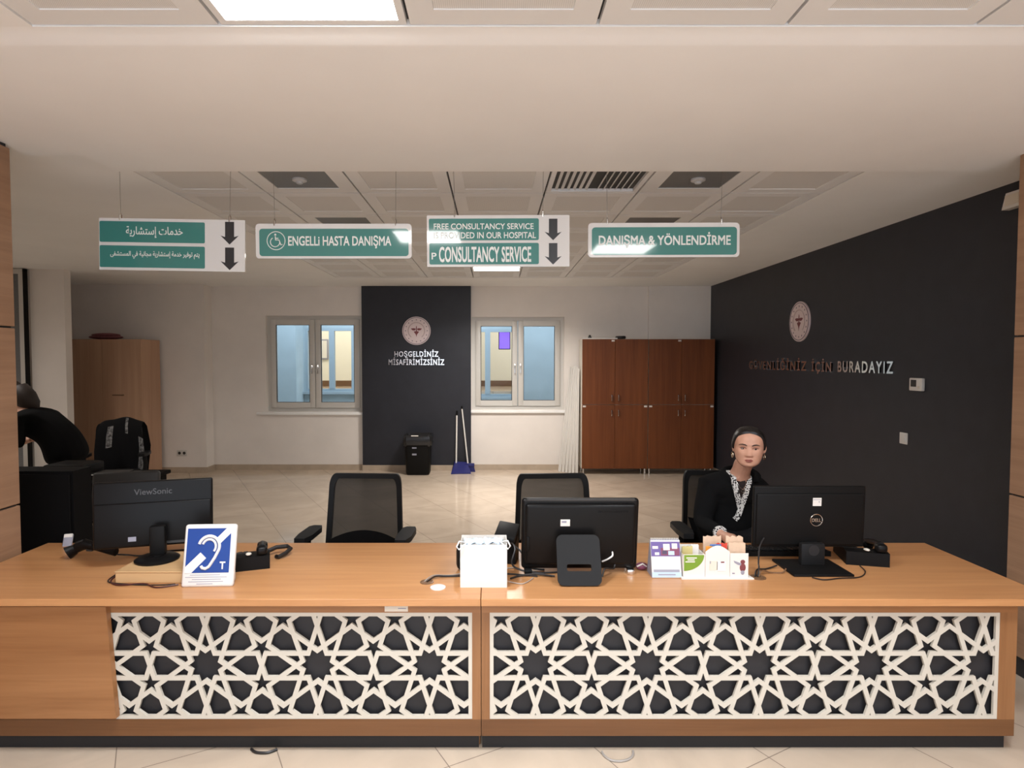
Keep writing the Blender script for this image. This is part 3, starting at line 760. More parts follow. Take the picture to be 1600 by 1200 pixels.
# ================================================================== WALL EMBLEMS AND LETTERS
def emblem(label, mtx):
    t = thing('wall_emblem', label, 'emblem'); t.matrix_world = mtx
    r = .216; b = MB(); b.prism([(r * math.cos(R(a)), r * math.sin(R(a))) for a in range(0, 360, 6)], -.018, 0, 'xz'); b.build('disc', 'disc', t)
    b = MB()
    for rr, wd in ((.199, .004), (.205, .002)): b.tube([(rr * math.cos(R(a)), -.0185, rr * math.sin(R(a))) for a in range(0, 360, 6)], wd * .6, 6, closed=True)
    b.build('ring', 'navyprint', t)
    for k in range(16):
        b = MB(); a0 = R(90 + 22.5 * k); cx, cz = .166 * math.cos(a0), .166 * math.sin(a0)
        b.prism([(cx + (.0115 if i % 2 == 0 else .005) * math.cos(R(90 + 36 * i)), cz + (.0115 if i % 2 == 0 else .005) * math.sin(R(90 + 36 * i))) for i in range(10)], -.0195, -.018, 'xz')
        b.build('star', 'navyprint', t)
    b = MB(); b.tube([(.122 * math.cos(R(a)), -.018, .122 * math.sin(R(a))) for a in range(-50, 231, 8)], .011, 6, flat=.2)
    b.prism([(.1 * math.cos(R(a)), .1 * math.sin(R(a)) + .09) for a in range(62, 119, 8)] + [(.07 * math.cos(R(a)), .07 * math.sin(R(a)) + .09) for a in range(118, 61, -8)], -.0195, -.018, 'xz') if False else None
    b.build('wreath', 'rose', t)
    b = MB()
    for s_ in (-1, 1):
        b.prism([(s_ * .012, .034), (s_ * .040, .040), (s_ * .084, .034), (s_ * .074, .020), (s_ * .058, .008), (s_ * .030, .004), (s_ * .012, .016)], -.0205, -.018, 'xz')
        b.prism([(s_ * .004, -.005), (s_ * .040, -.012), (s_ * .030, -.030), (s_ * .010, -.055), (s_ * .002, -.085)], -.0205, -.018, 'xz')
    b.prism([(-.006, .060), (0, .078), (.006, .060), (.008, .0), (0, -.1), (-.008, .0)], -.021, -.018, 'xz')
    b.build('winged_staff', 'crimson', t)
    return t
emblem('round pinkish health emblem on the dark panel between the two windows', Matrix.Translation((-1.187, 9.43, 2.152)))
RW = Matrix(((0, 1, 0, 0), (-1, 0, 0, 0), (0, 0, 1, 0), (0, 0, 0, 1)))      # local x -> -Y, local -y -> -X
emblem('round pinkish health emblem on the long dark side wall', Matrix.Translation((XR, 6.675, 2.12)) @ RW)
t = thing('wall_lettering', 'two lines of metal welcome letters on the dark panel between the windows', 'lettering', (-1.19, 9.43, 1.63))
for body, x0, x1, z0, z1 in (('HO\u015eGELD\u0130N\u0130Z', -.335, .335, .105, .235), ('M\u0130SAF\u0130R\u0130M\u0130ZS\u0130N\u0130Z', -.425, .425, 0, .115)):
    v, f = glyphs(body, x0, x1, z0, z1, .012, .014, 1.12); b = MB(); b.add(v, f); b.build('lettering_line', 'letter', t, ang=0)
t = thing('wall_lettering', 'single long line of metal letters on the dark side wall', 'lettering'); t.matrix_world = Matrix.Translation((XR, 6.535, 1.59)) @ RW
for body, x0, x1, z0, z1 in (('G\u00dcVENL\u0130\u011e\u0130N\u0130Z', -1.435, .02, 0, .135), ('\u0130\u00c7\u0130N', .13, .50, -.026, .125), ('BURADAYIZ', .62, 1.435, 0, .1)):
    v, f = glyphs(body, x0, x1, z0, z1, .012, .016, 1.25); b = MB(); b.add(v, f); b.build('lettering_word', 'letter', t, ang=0)
# thermostat, switch, emergency lamp, socket
t = thing('thermostat', 'small white thermostat with dark display on the dark side wall', 'thermostat', (XR, 4.80, 1.512)); t.rotation_euler = (0, 0, R(-90))
b = MB(); b.rbox(-.072, .072, -.028, 0, -.05, .05, .006, 2); b.build('housing', 'white', t)
b = MB(); b.box(-.05, .012, -.0295, -.028, -.018, .036); b.build('display', 'darkgrey', t)
b = MB(); b.rbox(.03, .052, -.032, -.028, -.03, -.012, .002, 1); b.build('button', 'cream', t)
t = thing('light_switch', 'white light switch below the thermostat on the dark side wall', 'switch', (XR, 4.952, 1.07)); t.rotation_euler = (0, 0, R(-90))
b = MB(); b.rbox(-.046, .046, -.010, 0, -.046, .046, .004, 2); b.build('plate', 'white', t)
b = MB(); b.rbox(-.03, .03, -.016, -.010, -.032, .032, .003, 2); b.build('rocker', 'white', t)
t = thing('wall_speaker', 'small white wall unit high at the near end of the dark wall', 'wall unit', (XR, 3.93, 2.665)); t.rotation_euler = (0, 0, R(-90))
b = MB(); b.prism([(-.07, 0), (.08, 0), (.08, .10), (-.04, .10)], -.05, 0, 'xz'); b.build('housing', 'white', t)
b = MB(); b.box(-.045, .06, -.052, -.05, .02, .085); b.build('grille', 'cream', t)
t = thing('wall_socket', 'white wall socket low on the wall right of the wardrobe', 'socket', (-4.72, 9.25, .30))
b = MB(); b.rbox(-.075, .075, -.010, 0, -.045, .045, .004, 2); b.build('plate', 'pvc', t)
for s_ in (-1, 1):
    b = MB(); b.cyl((s_ * .036, -.0115, 0), (s_ * .036, -.0095, 0), .022); b.build('outlet', 'darkgrey', t)

# ================================================================== BACK OF THE ROOM
def cabinet(label, x0, loc_y=9.10):
    wd = .978; t = thing('storage_cabinet', label, 'cabinet', (x0 + wd / 2, loc_y, 0), 0, 'walnut cabinets')
    hw = wd / 2; d = .335; z0, z1, zm = .085, 2.015, 1.043
    b = MB(); b.box(-hw, -hw + .02, .02, d, z0, z1); b.box(hw - .02, hw, .02, d, z0, z1); b.box(-hw + .02, hw - .02, .02, d, z0, z0 + .02); b.box(-hw + .02, hw - .02, .02, d, z1 - .02, z1); b.box(-hw + .02, hw - .02, d - .01, d, z0 + .02, z1 - .02); b.box(-hw + .02, hw - .02, .02, d - .01, zm - .01, zm + .01)
    b.build('carcass', 'cream', t)
    for s_ in (-1, 1):
        a0, a1 = (-hw + .002, -.0015) if s_ < 0 else (.0015, hw - .002)
        for k, (c0, c1) in enumerate(((z0 + .002, zm - .003), (zm + .003, z1 - .002))):
            b = MB(); b.rbox(a0, a1, 0, .019, c0, c1, .002, 1); dr = b.build('door', 'cab', t)
            hz = c1 - .12 if k == 0 else c0 + .10
            hx = s_ * .05
            b = MB(); b.tube([(hx, 0, hz - .05), (hx, -.022, hz - .04), (hx, -.028, hz), (hx, -.022, hz + .04), (hx, 0, hz + .05)], [.007, .008, .006, .008, .007], 8); b.build('handle', 'steel', dr)
            if k == 0 or s_ < 0:
                ex = (a0 + .01 if s_ < 0 else a1 - .055) if k == 0 else a1 - .055
                b = MB(); b.box(ex, ex + .045, -.001, 0, c1 - .035, c1 - .01); b.build('label_sticker', 'card', dr)
    for fx in (-hw + .03, hw - .03):
        for fy in (.05, d - .04):
            b = MB(); b.cyl((fx, fy, 0), (fx, fy, z0), .015); b.build('foot', 'steel', t)
cabinet('left walnut storage cabinet, white trunking strips leaning at its side', 1.305); cabinet('right walnut storage cabinet in the corner by the dark wall', 2.29)
b = MB(); b.rbox(0, .50, 0, .25, 0, .02, .003, 1); tag(b.build('paper_pad', 'card', loc=(1.33, 9.13, 2.015)), 'thin white board lying on top of the left walnut cabinet', 'board')
b = MB(); b.tube([(.065 * math.cos(R(a)), .06 * math.sin(R(a)), .016 + (a / 1080) * .02) for a in range(0, 1080, 20)], .014, 8)
tag(b.build('cable_coil', 'cable', loc=(1.90, 9.25, 2.017)), 'coil of black cable on top of the left walnut cabinet', 'cable')
b = MB(); b.rbox(-.025, .025, -.025, .025, 0, .02, .006, 2); b.lathe([(.018, .02), (.018, .035), (.012, .045)]); tag(b.build('small_jar', 'darkgrey', loc=(1.43, 9.2, 2.035)), 'tiny dark pot on the white board atop the left cabinet', 'jar')
# leaning trunking strips
for k in range(6):
    L = 1.62 - .02 * (k % 3); bx = 1.002 + k * .047; tx = 1.190 + k * .016
    t = thing('trunking_strip', ['white plastic strip leaning left of the cabinets, outermost of the bundle', 'second white plastic strip from the left in the leaning bundle', 'third white plastic strip from the left in the leaning bundle', 'third white plastic strip from the cabinet in the leaning bundle', 'second white plastic strip from the cabinet in the leaning bundle', 'white plastic strip of the bundle leaning right beside the cabinet'][k], 'strip', (bx, 9.345 - .0375 * k, 0), 0, 'leaning white strips')
    t.rotation_euler = (R(-4.0), math.asin((tx - bx) / L), 0)
    b = MB(); b.rbox(-.019, .019, 0, .035, 0, L, .002, 1); b.build('channel', 'trunk', t)
    b = MB(); b.box(.0185, .0215, .004, .03, 0, L - .01); b.box(-.004, 0.0, -.001, 0, .01, L - .01); b.build('groove', 'trunkd', t)
# bin
t = thing('waste_bin', 'black waste bin with bag in front of the dark panel', 'bin', (-1.135, 9.17, 0))
b = MB(); nseg = 4
lv = [(0, .165, .125), (.03, .175, .135), (.35, .185, .145), (.52, .195, .155)]
vs = []; fs = []
for z, hx, hy in lv:
    for x, y in rrect(-hx, hx, -hy, hy, .05, 4): vs.append((x, y, z))
n = len(vs) // len(lv)
for i in range(len(lv) - 1): fs += [(i * n + j, i * n + (j + 1) % n, (i + 1) * n + (j + 1) % n, (i + 1) * n + j) for j in range(n)]
fs.append(tuple(range(n - 1, -1, -1))); b.add(vs, fs); b.build('bin_body', 'black', t)
b = MB(); vs = []; fs = []
lv = [(.44, .200, .160), (.50, .210, .168), (.575, .205, .165), (.60, .195, .155), (.54, .18, .14)]
for i, (z, hx, hy) in enumerate(lv):
    for j, (x, y) in enumerate(rrect(-hx, hx, -hy, hy, .05, 6)):
        k_ = 1 + .03 * math.sin(j * 1.9 + i); vs.append((x * k_, y * k_, z + .012 * math.sin(j * 1.3) * (i < 1)))
n = len(vs) // len(lv)
for i in range(len(lv) - 1): fs += [(i * n + j, i * n + (j + 1) % n, (i + 1) * n + (j + 1) % n, (i + 1) * n + j) for j in range(n)]
fs.append(tuple(range((len(lv) - 1) * n, len(lv) * n))); b.add(vs, fs); b.build('bin_bag', 'binbag', t)
b = MB(); b.rbox(-.085, .02, -.172, -.166, .583, .597, .002, 1); b.build('rim_label', 'card', t)
b = MB(); b.box(-.075, -.01, -.149, -.146, .40, .42); b.box(-.075, -.01, -.149, -.146, .30, .325); b.build('front_label', 'printgrey', t)
# dustpan and broom
t = thing('dustpan', 'blue dustpan with a tall white handle against the dark panel', 'dustpan', (-.545, 9.25, 0))
b = MB(); b.prism([(-.07, 0), (.20, .02), (.16, .10), (-.04, .13)], -.10, .14, 'xz') if False else None
b.add([(-.10, -.13, .0), (.20, -.10, .0), (.15, .12, 0), (-.06, .12, 0), (-.10, -.13, .012), (.20, -.10, .012), (.14, .10, .13), (-.06, .10, .14), (.15, .12, .14), (-.07, .12, .15)],
      [(0, 3, 2, 1), (0, 1, 5, 4), (4, 5, 6, 7), (6, 8, 9, 7), (1, 2, 8, 6, 5), (3, 0, 4, 7, 9), (2, 3, 9, 8)]); b.build('pan', 'dustblue', t, ang=20)
b = MB(); b.tube([(-.035, .10, .12), (-.025, .13, .86)], .012, 10); b.build('handle', 'pole', t)
b = MB(); b.tube([(-.025, .13, .86), (-.024, .135, .93)], .013, 10); b.build('grip', 'black', t)
t = thing('broom', 'white broom handle leaning on the panel behind the blue dustpan', 'broom', (-.40, 9.335, 0))
b = MB(); b.tube([(0, 0, .12), (-.092, .066, .955)], .0105, 10); b.build('handle', 'pole', t)
b = MB(); b.tube([(-.092, .066, .955), (-.094, .068, 1.0)], .011, 10); b.build('grip', 'black', t)
b = MB(); b.rbox(-.05, .10, -.02, .03, .07, .13, .012, 2); b.build('broom_head', 'dustblue', t)
b = MB(); b.prism([(-.055, 0), (.115, 0), (.095, .07), (-.045, .07)], -.02, .03, 'xz'); b.build('bristles', 'dustblue', t)
# wardrobe
t = thing('wardrobe', 'pale beech two-door wardrobe against the left back wall', 'wardrobe', (-5.56, 8.72, 0), 0)
b = MB(); b.box(-.56, .56, .02, .48, .06, 2.0); b.box(-.54, .54, .03, .46, 0, .06); b.build('carcass', 'ward', t)
for s_ in (-1, 1):
    b = MB(); b.rbox(-.558 if s_ < 0 else .002, -.002 if s_ < 0 else .558, 0, .02, .065, 1.998, .002, 1); dr = b.build('door', 'ward', t)
    if s_ > 0:
        b = MB(); b.rbox(.14, .30, -.018, 0, 1.20, 1.215, .004, 2); b.build('handle', 'brownplastic', dr)
t = thing('folded_blanket', 'dusky rose folded textile on top of the beech wardrobe', 'textile', (-5.62, 8.92, 2.004))
b = MB(); 
for k, (rx, rz) in enumerate(((.24, .035), (.20, .03))): b.ell((0, 0, .032 + k * .03), (rx, .14, rz), 20, 8)
b.build('cloth', 'pink', t)

# ================================================================== OFFICE CHAIRS
def bentplate(b, x0, x1, z0, z1, y, th, bow, taper, rad, m=None, nx=10):
    pass
def make_chair(label, loc, rz):
    t = thing('office_chair', label, 'chair', loc, rz, 'office chairs behind the counter')
    # backrest: rounded frame, woven panel, lower lumbar shell
    def ring(hw0, hw1, z0, z1, r, ins):
        out = []
        for x, z in rrect(-1, 1, 0, 1, .13, 6):
            hz = z0 + ins + z * (z1 - z0 - 2 * ins); f = (hz - z0) / (z1 - z0)
            hw = hw0 + (hw1 - hw0) * f - ins; X = x * hw
            out.append((X, .03 * (X / .23) ** 2 * -1 + .05 * (f - .5) ** 2 + .05 * f, hz + (.012 * (1 - (X / hw) ** 2) if f > .5 else 0)))
        return out
    o = ring(.245, .222, .47, .992, .05, 0); i_ = ring(.245, .222, .47, .992, .05, .030); n = len(o)
    b = MB(); vs = [(x, y - .012, z) for x, y, z in o] + [(x, y - .012, z) for x, y, z in i_] + [(x, y + .014, z) for x, y, z in i_] + [(x, y + .014, z) for x, y, z in o]
    fs = []
    for k in range(4):
        for j in range(n): fs.append((k * n + j, k * n + (j + 1) % n, ((k + 1) % 4) * n + (j + 1) % n, ((k + 1) % 4) * n + j))
    b.add(vs, fs); b.build('back_frame', 'black', t)
    b = MB(); gx, gz = 10, 8; vs = []
    for jz in range(gz + 1):
        for jx in range(gx + 1):
            f = .04 + .92 * jz / gz; hz = .47 + f * .522; hw = .245 + (.222 - .245) * f - .022; X = (-1 + 2 * jx / gx) * hw
            vs.append((X, .03 * (X / .23) ** 2 * -1 + .05 * (f - .5) ** 2 + .05 * f, hz))
    b.add(vs, [(jz * (gx + 1) + jx, jz * (gx + 1) + jx + 1, (jz + 1) * (gx + 1) + jx + 1, (jz + 1) * (gx + 1) + jx) for jz in range(gz) for jx in range(gx)])
    b.build('mesh_panel', 'mesh', t)
    b = MB(); vs = []
    for jz in range(5):
        for jx in range(13):
            u = -1 + jx / 6; X = u * .218; z = .49 + jz * .04 * (1 - .35 * u * u) ; vs.append((X, -.012 - .03 * u * u + .01, z))
    b.add(vs, [(jz * 13 + jx, jz * 13 + jx + 1, (jz + 1) * 13 + jx + 1, (jz + 1) * 13 + jx) for jz in range(4) for jx in range(12)])
    b.add([(x, y - .025, z) for x, y, z in vs], [(jz * 13 + jx, (jz + 1) * 13 + jx, (jz + 1) * 13 + jx + 1, jz * 13 + jx + 1) for jz in range(4) for jx in range(12)])
    b.build('lumbar_support', 'gloss', t)
    b = MB(); b.rbox(-.24, .24, -.50, -.03, .44, .50, .03, 3); b.build('seat', 'fabric', t)
    b = MB(); b.tube([(0, .03, .60), (0, .06, .50), (0, .03, .42), (0, -.12, .41)], .022, 8, flat=1.6); b.build('back_support', 'black', t)
    for s_ in (-1, 1):
        b = MB(); x = s_ * .29
        b.tube([(s_ * .20, -.22, .43), (x, -.22, .44), (x + s_ * .01, -.20, .56), (x, -.19, .655)], .018, 8, flat=1.3); ar = b.build('armrest', 'black', t)
        b = MB(); pl = [(x - .035, -.32), (x - .045, -.22), (x - .04, -.06), (x - .02, -.03), (x + .03, -.03), (x + .045, -.08), (x + .045, -.24), (x + .025, -.32)]
        b.prism(pl, .655, .685, 'xy'); b.build('arm_pad', 'charcoal', ar)
    b = MB(); b.cyl((0, -.25, .10), (0, -.25, .43), .025); b.cyl((0, -.25, .06), (0, -.25, .22), .04); b.build('gas_lift', 'black', t)
    b = MB()
    for k in range(5):
        a = R(72 * k + 18); b.tube([(0, -.25, .11), (.28 * math.cos(a), -.25 + .28 * math.sin(a), .075)], [.03, .018], 8)
    b.build('base', 'black', t)
    for k in range(5):
        a = R(72 * k + 18); cx, cy = .28 * math.cos(a), -.25 + .28 * math.sin(a); b = MB()
        b.cyl((cx - .025, cy, .028), (cx + .025, cy, .028), .028, n=14); b.cyl((cx, cy, .028), (cx, cy, .08), .008, n=8); b.build('caster', 'charcoal', t)
    return t
ch = make_chair('empty black mesh office chair between the left monitor and the white box', (-.80, 3.77, 0), -3)
dup(ch, (.365, 3.77, 0), 3, 'empty black mesh office chair behind the middle monitor')
dup(ch, (1.435, 3.88, 0), 0, 'black mesh office chair the seated woman is sitting on')
far = dup(ch, (-4.20, 6.85, 0), 18, 'black office chair with a printed jacket over its back, by the wardrobe'); far['group'] = 'office chairs in the left corner'

# jacket over the far chair's back
t = thing('jacket', 'black jacket with grey print hung over the chair by the wardrobe', 'jacket', (-4.20, 6.85, 0), 18)
b = MB(); nx, nz = 18, 14; vs = []
prof = [(-.075, .50), (-.085, .62), (-.075, .75), (-.06, .88), (-.035, .98), (.0, 1.045), (.06, 1.05), (.105, 1.0), (.11, .9), (.10, .78), (.11, .66), (.13, .54), (.13, .45)]
for k, (y, z) in enumerate(prof):
    for j in range(nx + 1):
        u = -1 + 2 * j / nx; wd = .225 + .02 * math.sin(k * .9) + (.02 if k > 8 else 0)
        vs.append((u * wd + .03, y + .014 * math.sin(7 * u + k) - (.05 * u * u if k < 5 else -.015 * u * u), z - .05 * u ** 4 + .012 * math.sin(5 * u + 1)))
fs = [(k * (nx + 1) + j, k * (nx + 1) + j + 1, (k + 1) * (nx + 1) + j + 1, (k + 1) * (nx + 1) + j) for k in range(len(prof) - 1) for j in range(nx)]
b.add(vs, fs); b.build('cloth', 'fabric', t, ang=80)
def strip_on(k0, k1, j0, j1, dy, name='print'):
    b = MB(); idx = [(k, j) for k in range(k0, k1 + 1) for j in range(j0, j1 + 1)]; wv = j1 - j0 + 1
    b.add([(vs[k * (nx + 1) + j][0], vs[k * (nx + 1) + j][1] + dy, vs[k * (nx + 1) + j][2] + .002) for k, j in idx], [(a * wv + c, a * wv + c + 1, (a + 1) * wv + c + 1, (a + 1) * wv + c) for a in range(k1 - k0) for c in range(wv - 1)]); b.build(name, 'jacketprint', t, ang=80)
strip_on(2, 4, 4, 6, -.006); strip_on(0, 3, 16, 18, -.006); strip_on(3, 5, 11, 12, -.006)

# ================================================================== DARK CORNER AT THE LEFT
t = thing('black_cabinet', 'tall black cabinet behind the counter beside the left wood cladding', 'cabinet', (-2.63, 3.66, 0))
b = MB(); b.box(-.22, .215, -.16, .0, 0, 1.065); b.build('carcass', 'matblack', t)
b = MB(); b.rbox(-.21, .205, -.178, -.16, .04, 1.05, .003, 1); b.build('door', 'matblack', t)
t = thing('corner_desk', 'black desk in the dark left corner in front of the bending person', 'desk', (-3.45, 5.05, 0))
b = MB(); b.rbox(-.65, .62, -.30, .30, .715, .745, .004, 1); b.build('desk_top', 'matblack', t)
for x in (-.6, .57):
    b = MB(); b.box(x - .02, x + .02, -.28, .28, 0, .715); b.build('leg_panel', 'matblack', t)
b = MB(); b.box(-.58, .55, .2, .22, .3, .715); b.build('modesty_panel', 'matblack', t)
t = thing('paper_tray', 'low silver-edged tray with papers on the black corner desk', 'tray', (-3.10, 4.98, .745))
b = MB(); b.rbox(-.17, .17, -.12, .12, 0, .04, .006, 2); b.build('tray_body', 'black', t)
b = MB(); b.tube([(-.17, -.122, .04), (.17, -.122, .05)], .004, 6); b.build('rim', 'steel', t)
b = MB(); b.T = Matrix.Rotation(R(8), 4, 'Z'); b.box(-.1, .12, -.09, .08, .04, .05); b.build('paper_stack', 'darkgrey', t)
t = thing('desk_printer', 'small black printer on the left part of the corner desk', 'printer', (-3.52, 5.12, .745))
b = MB(); b.rbox(-.17, .17, -.14, .14, 0, .10, .02, 2); b.build('body', 'black', t)
b = MB(); b.box(.10, .15, -.142, -.139, .055, .085); b.build('control_panel', 'darkgrey', t)
# visitor chair with chrome frame
t = thing('visitor_chair', 'low grey-seated chair with chrome frame between black cabinet and left monitor', 'chair', (-2.72, 4.35, 0), 14)
b = MB(); b.rbox(-.24, .24, -.22, .24, .40, .48, .03, 3); b.build('seat', 'darkgrey', t)
b = MB(); b.T = Matrix.Translation((0, .25, .50)) @ Matrix.Rotation(R(-10), 4, 'X'); b.rbox(-.23, .23, -.03, .03, .0, .36, .025, 3); b.build('backrest', 'darkgrey', t)
for s_ in (-1, 1):
    b = MB(); x = s_ * .27
    b.tube([(x, .24, .0), (x, .25, .50), (x, .20, .655), (x, .10, .67), (x, -.14, .66), (x, -.21, .60), (x, -.24, .30), (x, -.25, 0)], .012, 10); b.build('side_frame', 'steel', t)
    b = MB(); b.rbox(x - .022, x + .022, -.14, .14, .668, .69, .008, 2); b.build('arm_pad', 'black', t)
b = MB(); b.cyl((-.27, .1, .39), (.27, .1, .39), .012); b.cyl((-.27, -.15, .39), (.27, -.15, .39), .012); b.build('cross_bar', 'steel', t)
# white card holder beside the black cabinet
t = thing('card_reader', 'small pale handheld card terminal at the back left of the counter', 'card terminal', (-2.30, 3.27, ZT), 20)
b = MB(); b.T = Matrix.Rotation(R(-35), 4, 'X'); b.rbox(-.022, .022, 0, .016, .0, .072, .005, 2); b.build('body', 'printgrey', t)
b = MB(); b.T = Matrix.Rotation(R(-35), 4, 'X'); b.rbox(-.020, .020, -.002, .001, .050, .070, .0015, 1); b.build('paper_slip', 'card', t)

# ================================================================== PEOPLE
def skin_mesh(verts, edges, radii, sub=2):
    me = bpy.data.meshes.new('rig'); me.from_pydata(verts, edges, []); o = bpy.data.objects.new('rig', me); C.objects.link(o)
    md = o.modifiers.new('s', 'SKIN'); md.use_smooth_shade = True
    for i, r in enumerate(radii):
        sv = me.skin_vertices[0].data[i]; sv.radius = r if isinstance(r, tuple) else (r, r); sv.use_root = (i == 0)
    sd = o.modifiers.new('d', 'SUBSURF'); sd.levels = sub; sd.render_levels = sub
    dg = bpy.context.evaluated_depsgraph_get(); m2 = bpy.data.meshes.new_from_object(o.evaluated_get(dg))
    V = [v.co[:] for v in m2.vertices]; F = [tuple(p.vertices) for p in m2.polygons]
    bpy.data.objects.remove(o); bpy.data.meshes.remove(me); bpy.data.meshes.remove(m2)
    return V, F
def fuse(b, vox, smooth=4):
    """one continuous skin from overlapping pieces"""
    me = bpy.data.meshes.new('f'); me.from_pydata(b.v, [], b.f); o = bpy.data.objects.new('f', me); C.objects.link(o)
    md = o.modifiers.new('r', 'REMESH'); md.mode = 'VOXEL'; md.voxel_size = vox
    if smooth: s_ = o.modifiers.new('s', 'SMOOTH'); s_.iterations = smooth; s_.factor = .5
    dg = bpy.context.evaluated_depsgraph_get(); m2 = bpy.data.meshes.new_from_object(o.evaluated_get(dg))
    r = MB(); r.add([v.co[:] for v in m2.vertices], [tuple(p.vertices) for p in m2.polygons])
    bpy.data.objects.remove(o); bpy.data.meshes.remove(me); bpy.data.meshes.remove(m2)
    return r
def hand(b, wrist, fwd, up, side, curl=.35):
    """palm, four unequal bent fingers and a thumb; fwd along the fingers, up = back of hand, side = towards the thumb"""
    W = Vector(wrist); f = Vector(fwd).normalized(); u = Vector(up).normalized(); s_ = Vector(side).normalized()
    b.tube([W - f * .02, W + f * .02, W + f * .055, W + f * .088], [.024, .030, .038, .034], 14, flat=1.0)
    for k, (off, L) in enumerate(((.028, .072), (.0095, .080), (-.0095, .074), (-.027, .058))):
        p = W + f * .082 + s_ * off; pts = [p]; a = .12
        for q in (.42, .32, .26):
            a += curl; p = p + (f * math.cos(a) - u * math.sin(a)) * L * q; pts.append(p)
        b.tube(pts, [.0092, .0088, .0082, .0066], 8)
    p = W + f * .03 + s_ * .028; b.tube([p, p + f * .028 + s_ * .022 - u * .006, p + f * .055 + s_ * .026 - u * .014, p + f * .072 + s_ * .024 - u * .02], [.013, .011, .0098, .0075], 8)

def lerp_levels(lv, t):
    for i in range(len(lv) - 1):
        if lv[i][0] <= t <= lv[i + 1][0]:
            p0 = lv[max(i - 1, 0)]; p1 = lv[i]; p2 = lv[i + 1]; p3 = lv[min(i + 2, len(lv) - 1)]
            s_ = (t - p1[0]) / (p2[0] - p1[0])
            return [.5 * ((2 * a1) + (-a0 + a2) * s_ + (2 * a0 - 5 * a1 + 4 * a2 - a3) * s_ ** 2 + (-a0 + 3 * a1 - 3 * a2 + a3) * s_ ** 3) for a0, a1, a2, a3 in zip(p0[1:], p1[1:], p2[1:], p3[1:])]
    return list(lv[-1][1:])
HL = [(0, .018, .070, -.030), (.04, .036, .082, -.012), (.10, .053, .087, .012), (.18, .063, .088, .040), (.30, .0705, .0875, .066), (.42, .0745, .086, .084), (.5, .0765, .084, .092),
      (.62, .0775, .086, .097), (.75, .0745, .082, .095), (.86, .063, .068, .083), (.94, .045, .046, .062), (.985, .022, .022, .034), (1.0, .006, .006, .010)]
HH = .226
def g(x, s_): return math.exp(-(x / s_) ** 2)
def head_point(t, ph, off=0.0, feat=True):
    """t: chin 0 .. crown 1, ph: 0 = face direction (-Y), positive to +X; coordinates from the chin level on the ear axis"""
    wd, fr, bk = lerp_levels(HL, t); cy = (bk - fr) / 2; dy = (bk + fr) / 2
    c_, s_ = math.cos(ph), math.sin(ph); e = .86
    x = wd * math.copysign(abs(s_) ** e, s_); y = cy - dy * math.copysign(abs(c_) ** (e if c_ < 0 else .94), c_)
    z = t * HH
    if feat and c_ > 0:
        d = 0
        if .27 < t < .56:
            q = (t - .335) / (.54 - .335)
            prof = max(0, 1 - q) ** 1.15 if q >= 0 else max(0, 1 + (t - .335) / .052)
            d += .021 * prof * g(x, .0085 + .006 * max(0, 1 - max(q, 0)))
            d += .006 * g(t - .33, .03) * (g(x - .012, .007) + g(x + .012, .007))
        d -= .0085 * (g(x - .031, .016) + g(x + .031, .016)) * g(t - .495, .055)
        d += .0035 * (g(x - .03, .02) + g(x + .03, .02)) * g(t - .60, .04)
        d += .0055 * g(x, .020) * (g(t - .225, .020) + .9 * g(t - .175, .022)) - .0035 * g(x, .02) * g(t - .20, .008)
        d += .0045 * g(x, .018) * g(t - .07, .05)
        d += .004 * (g(x - .042, .02) + g(x + .042, .02)) * g(t - .36, .09)
        y -= d
    if off:
        n_ = Vector((x / max(wd, .01) ** 2 * .006, (y - cy) / max(dy, .01) ** 2 * .006, (t - .55) * .9)); n_.normalize()
        x += n_.x * off; y += n_.y * off; z += n_.z * off
    return Vector((x, y, z))
def head_mesh(b, at, nr=70, ns=72):
    vs = []
    for i in range(nr + 1):
        t = i / nr
        for j in range(ns): vs.append(at(head_point(t, -PI + 2 * PI * j / ns)))
    fs = [(i * ns + j, i * ns + (j + 1) % ns, (i + 1) * ns + (j + 1) % ns, (i + 1) * ns + j) for i in range(nr) for j in range(ns)]
    fs += [tuple(range(ns - 1, -1, -1)), tuple(range(nr * ns, (nr + 1) * ns))]; b.add(vs, fs)
def hair_mesh(b, at, line, nr=60, ns=72, thick=.011):
    vs = []; keep = []
    for i in range(nr + 1):
        for j in range(ns):
            ph = -PI + 2 * PI * j / ns; t0 = line(abs(ph)); t = t0 + (1 - t0) * i / nr
            o_ = -.003 + (thick + .003) * min(1, (i / nr) * 9); 
            if abs(ph) < 1.2 and t > .8: o_ -= .004 * g(ph, .10)
            vs.append(at(head_point(min(t, 1), ph, o_, False)))
    fs = [(i * ns + j, i * ns + (j + 1) % ns, (i + 1) * ns + (j + 1) % ns, (i + 1) * ns + j) for i in range(nr) for j in range(ns)]
    fs.append(tuple(range(nr * ns, (nr + 1) * ns))); b.add(vs, fs)

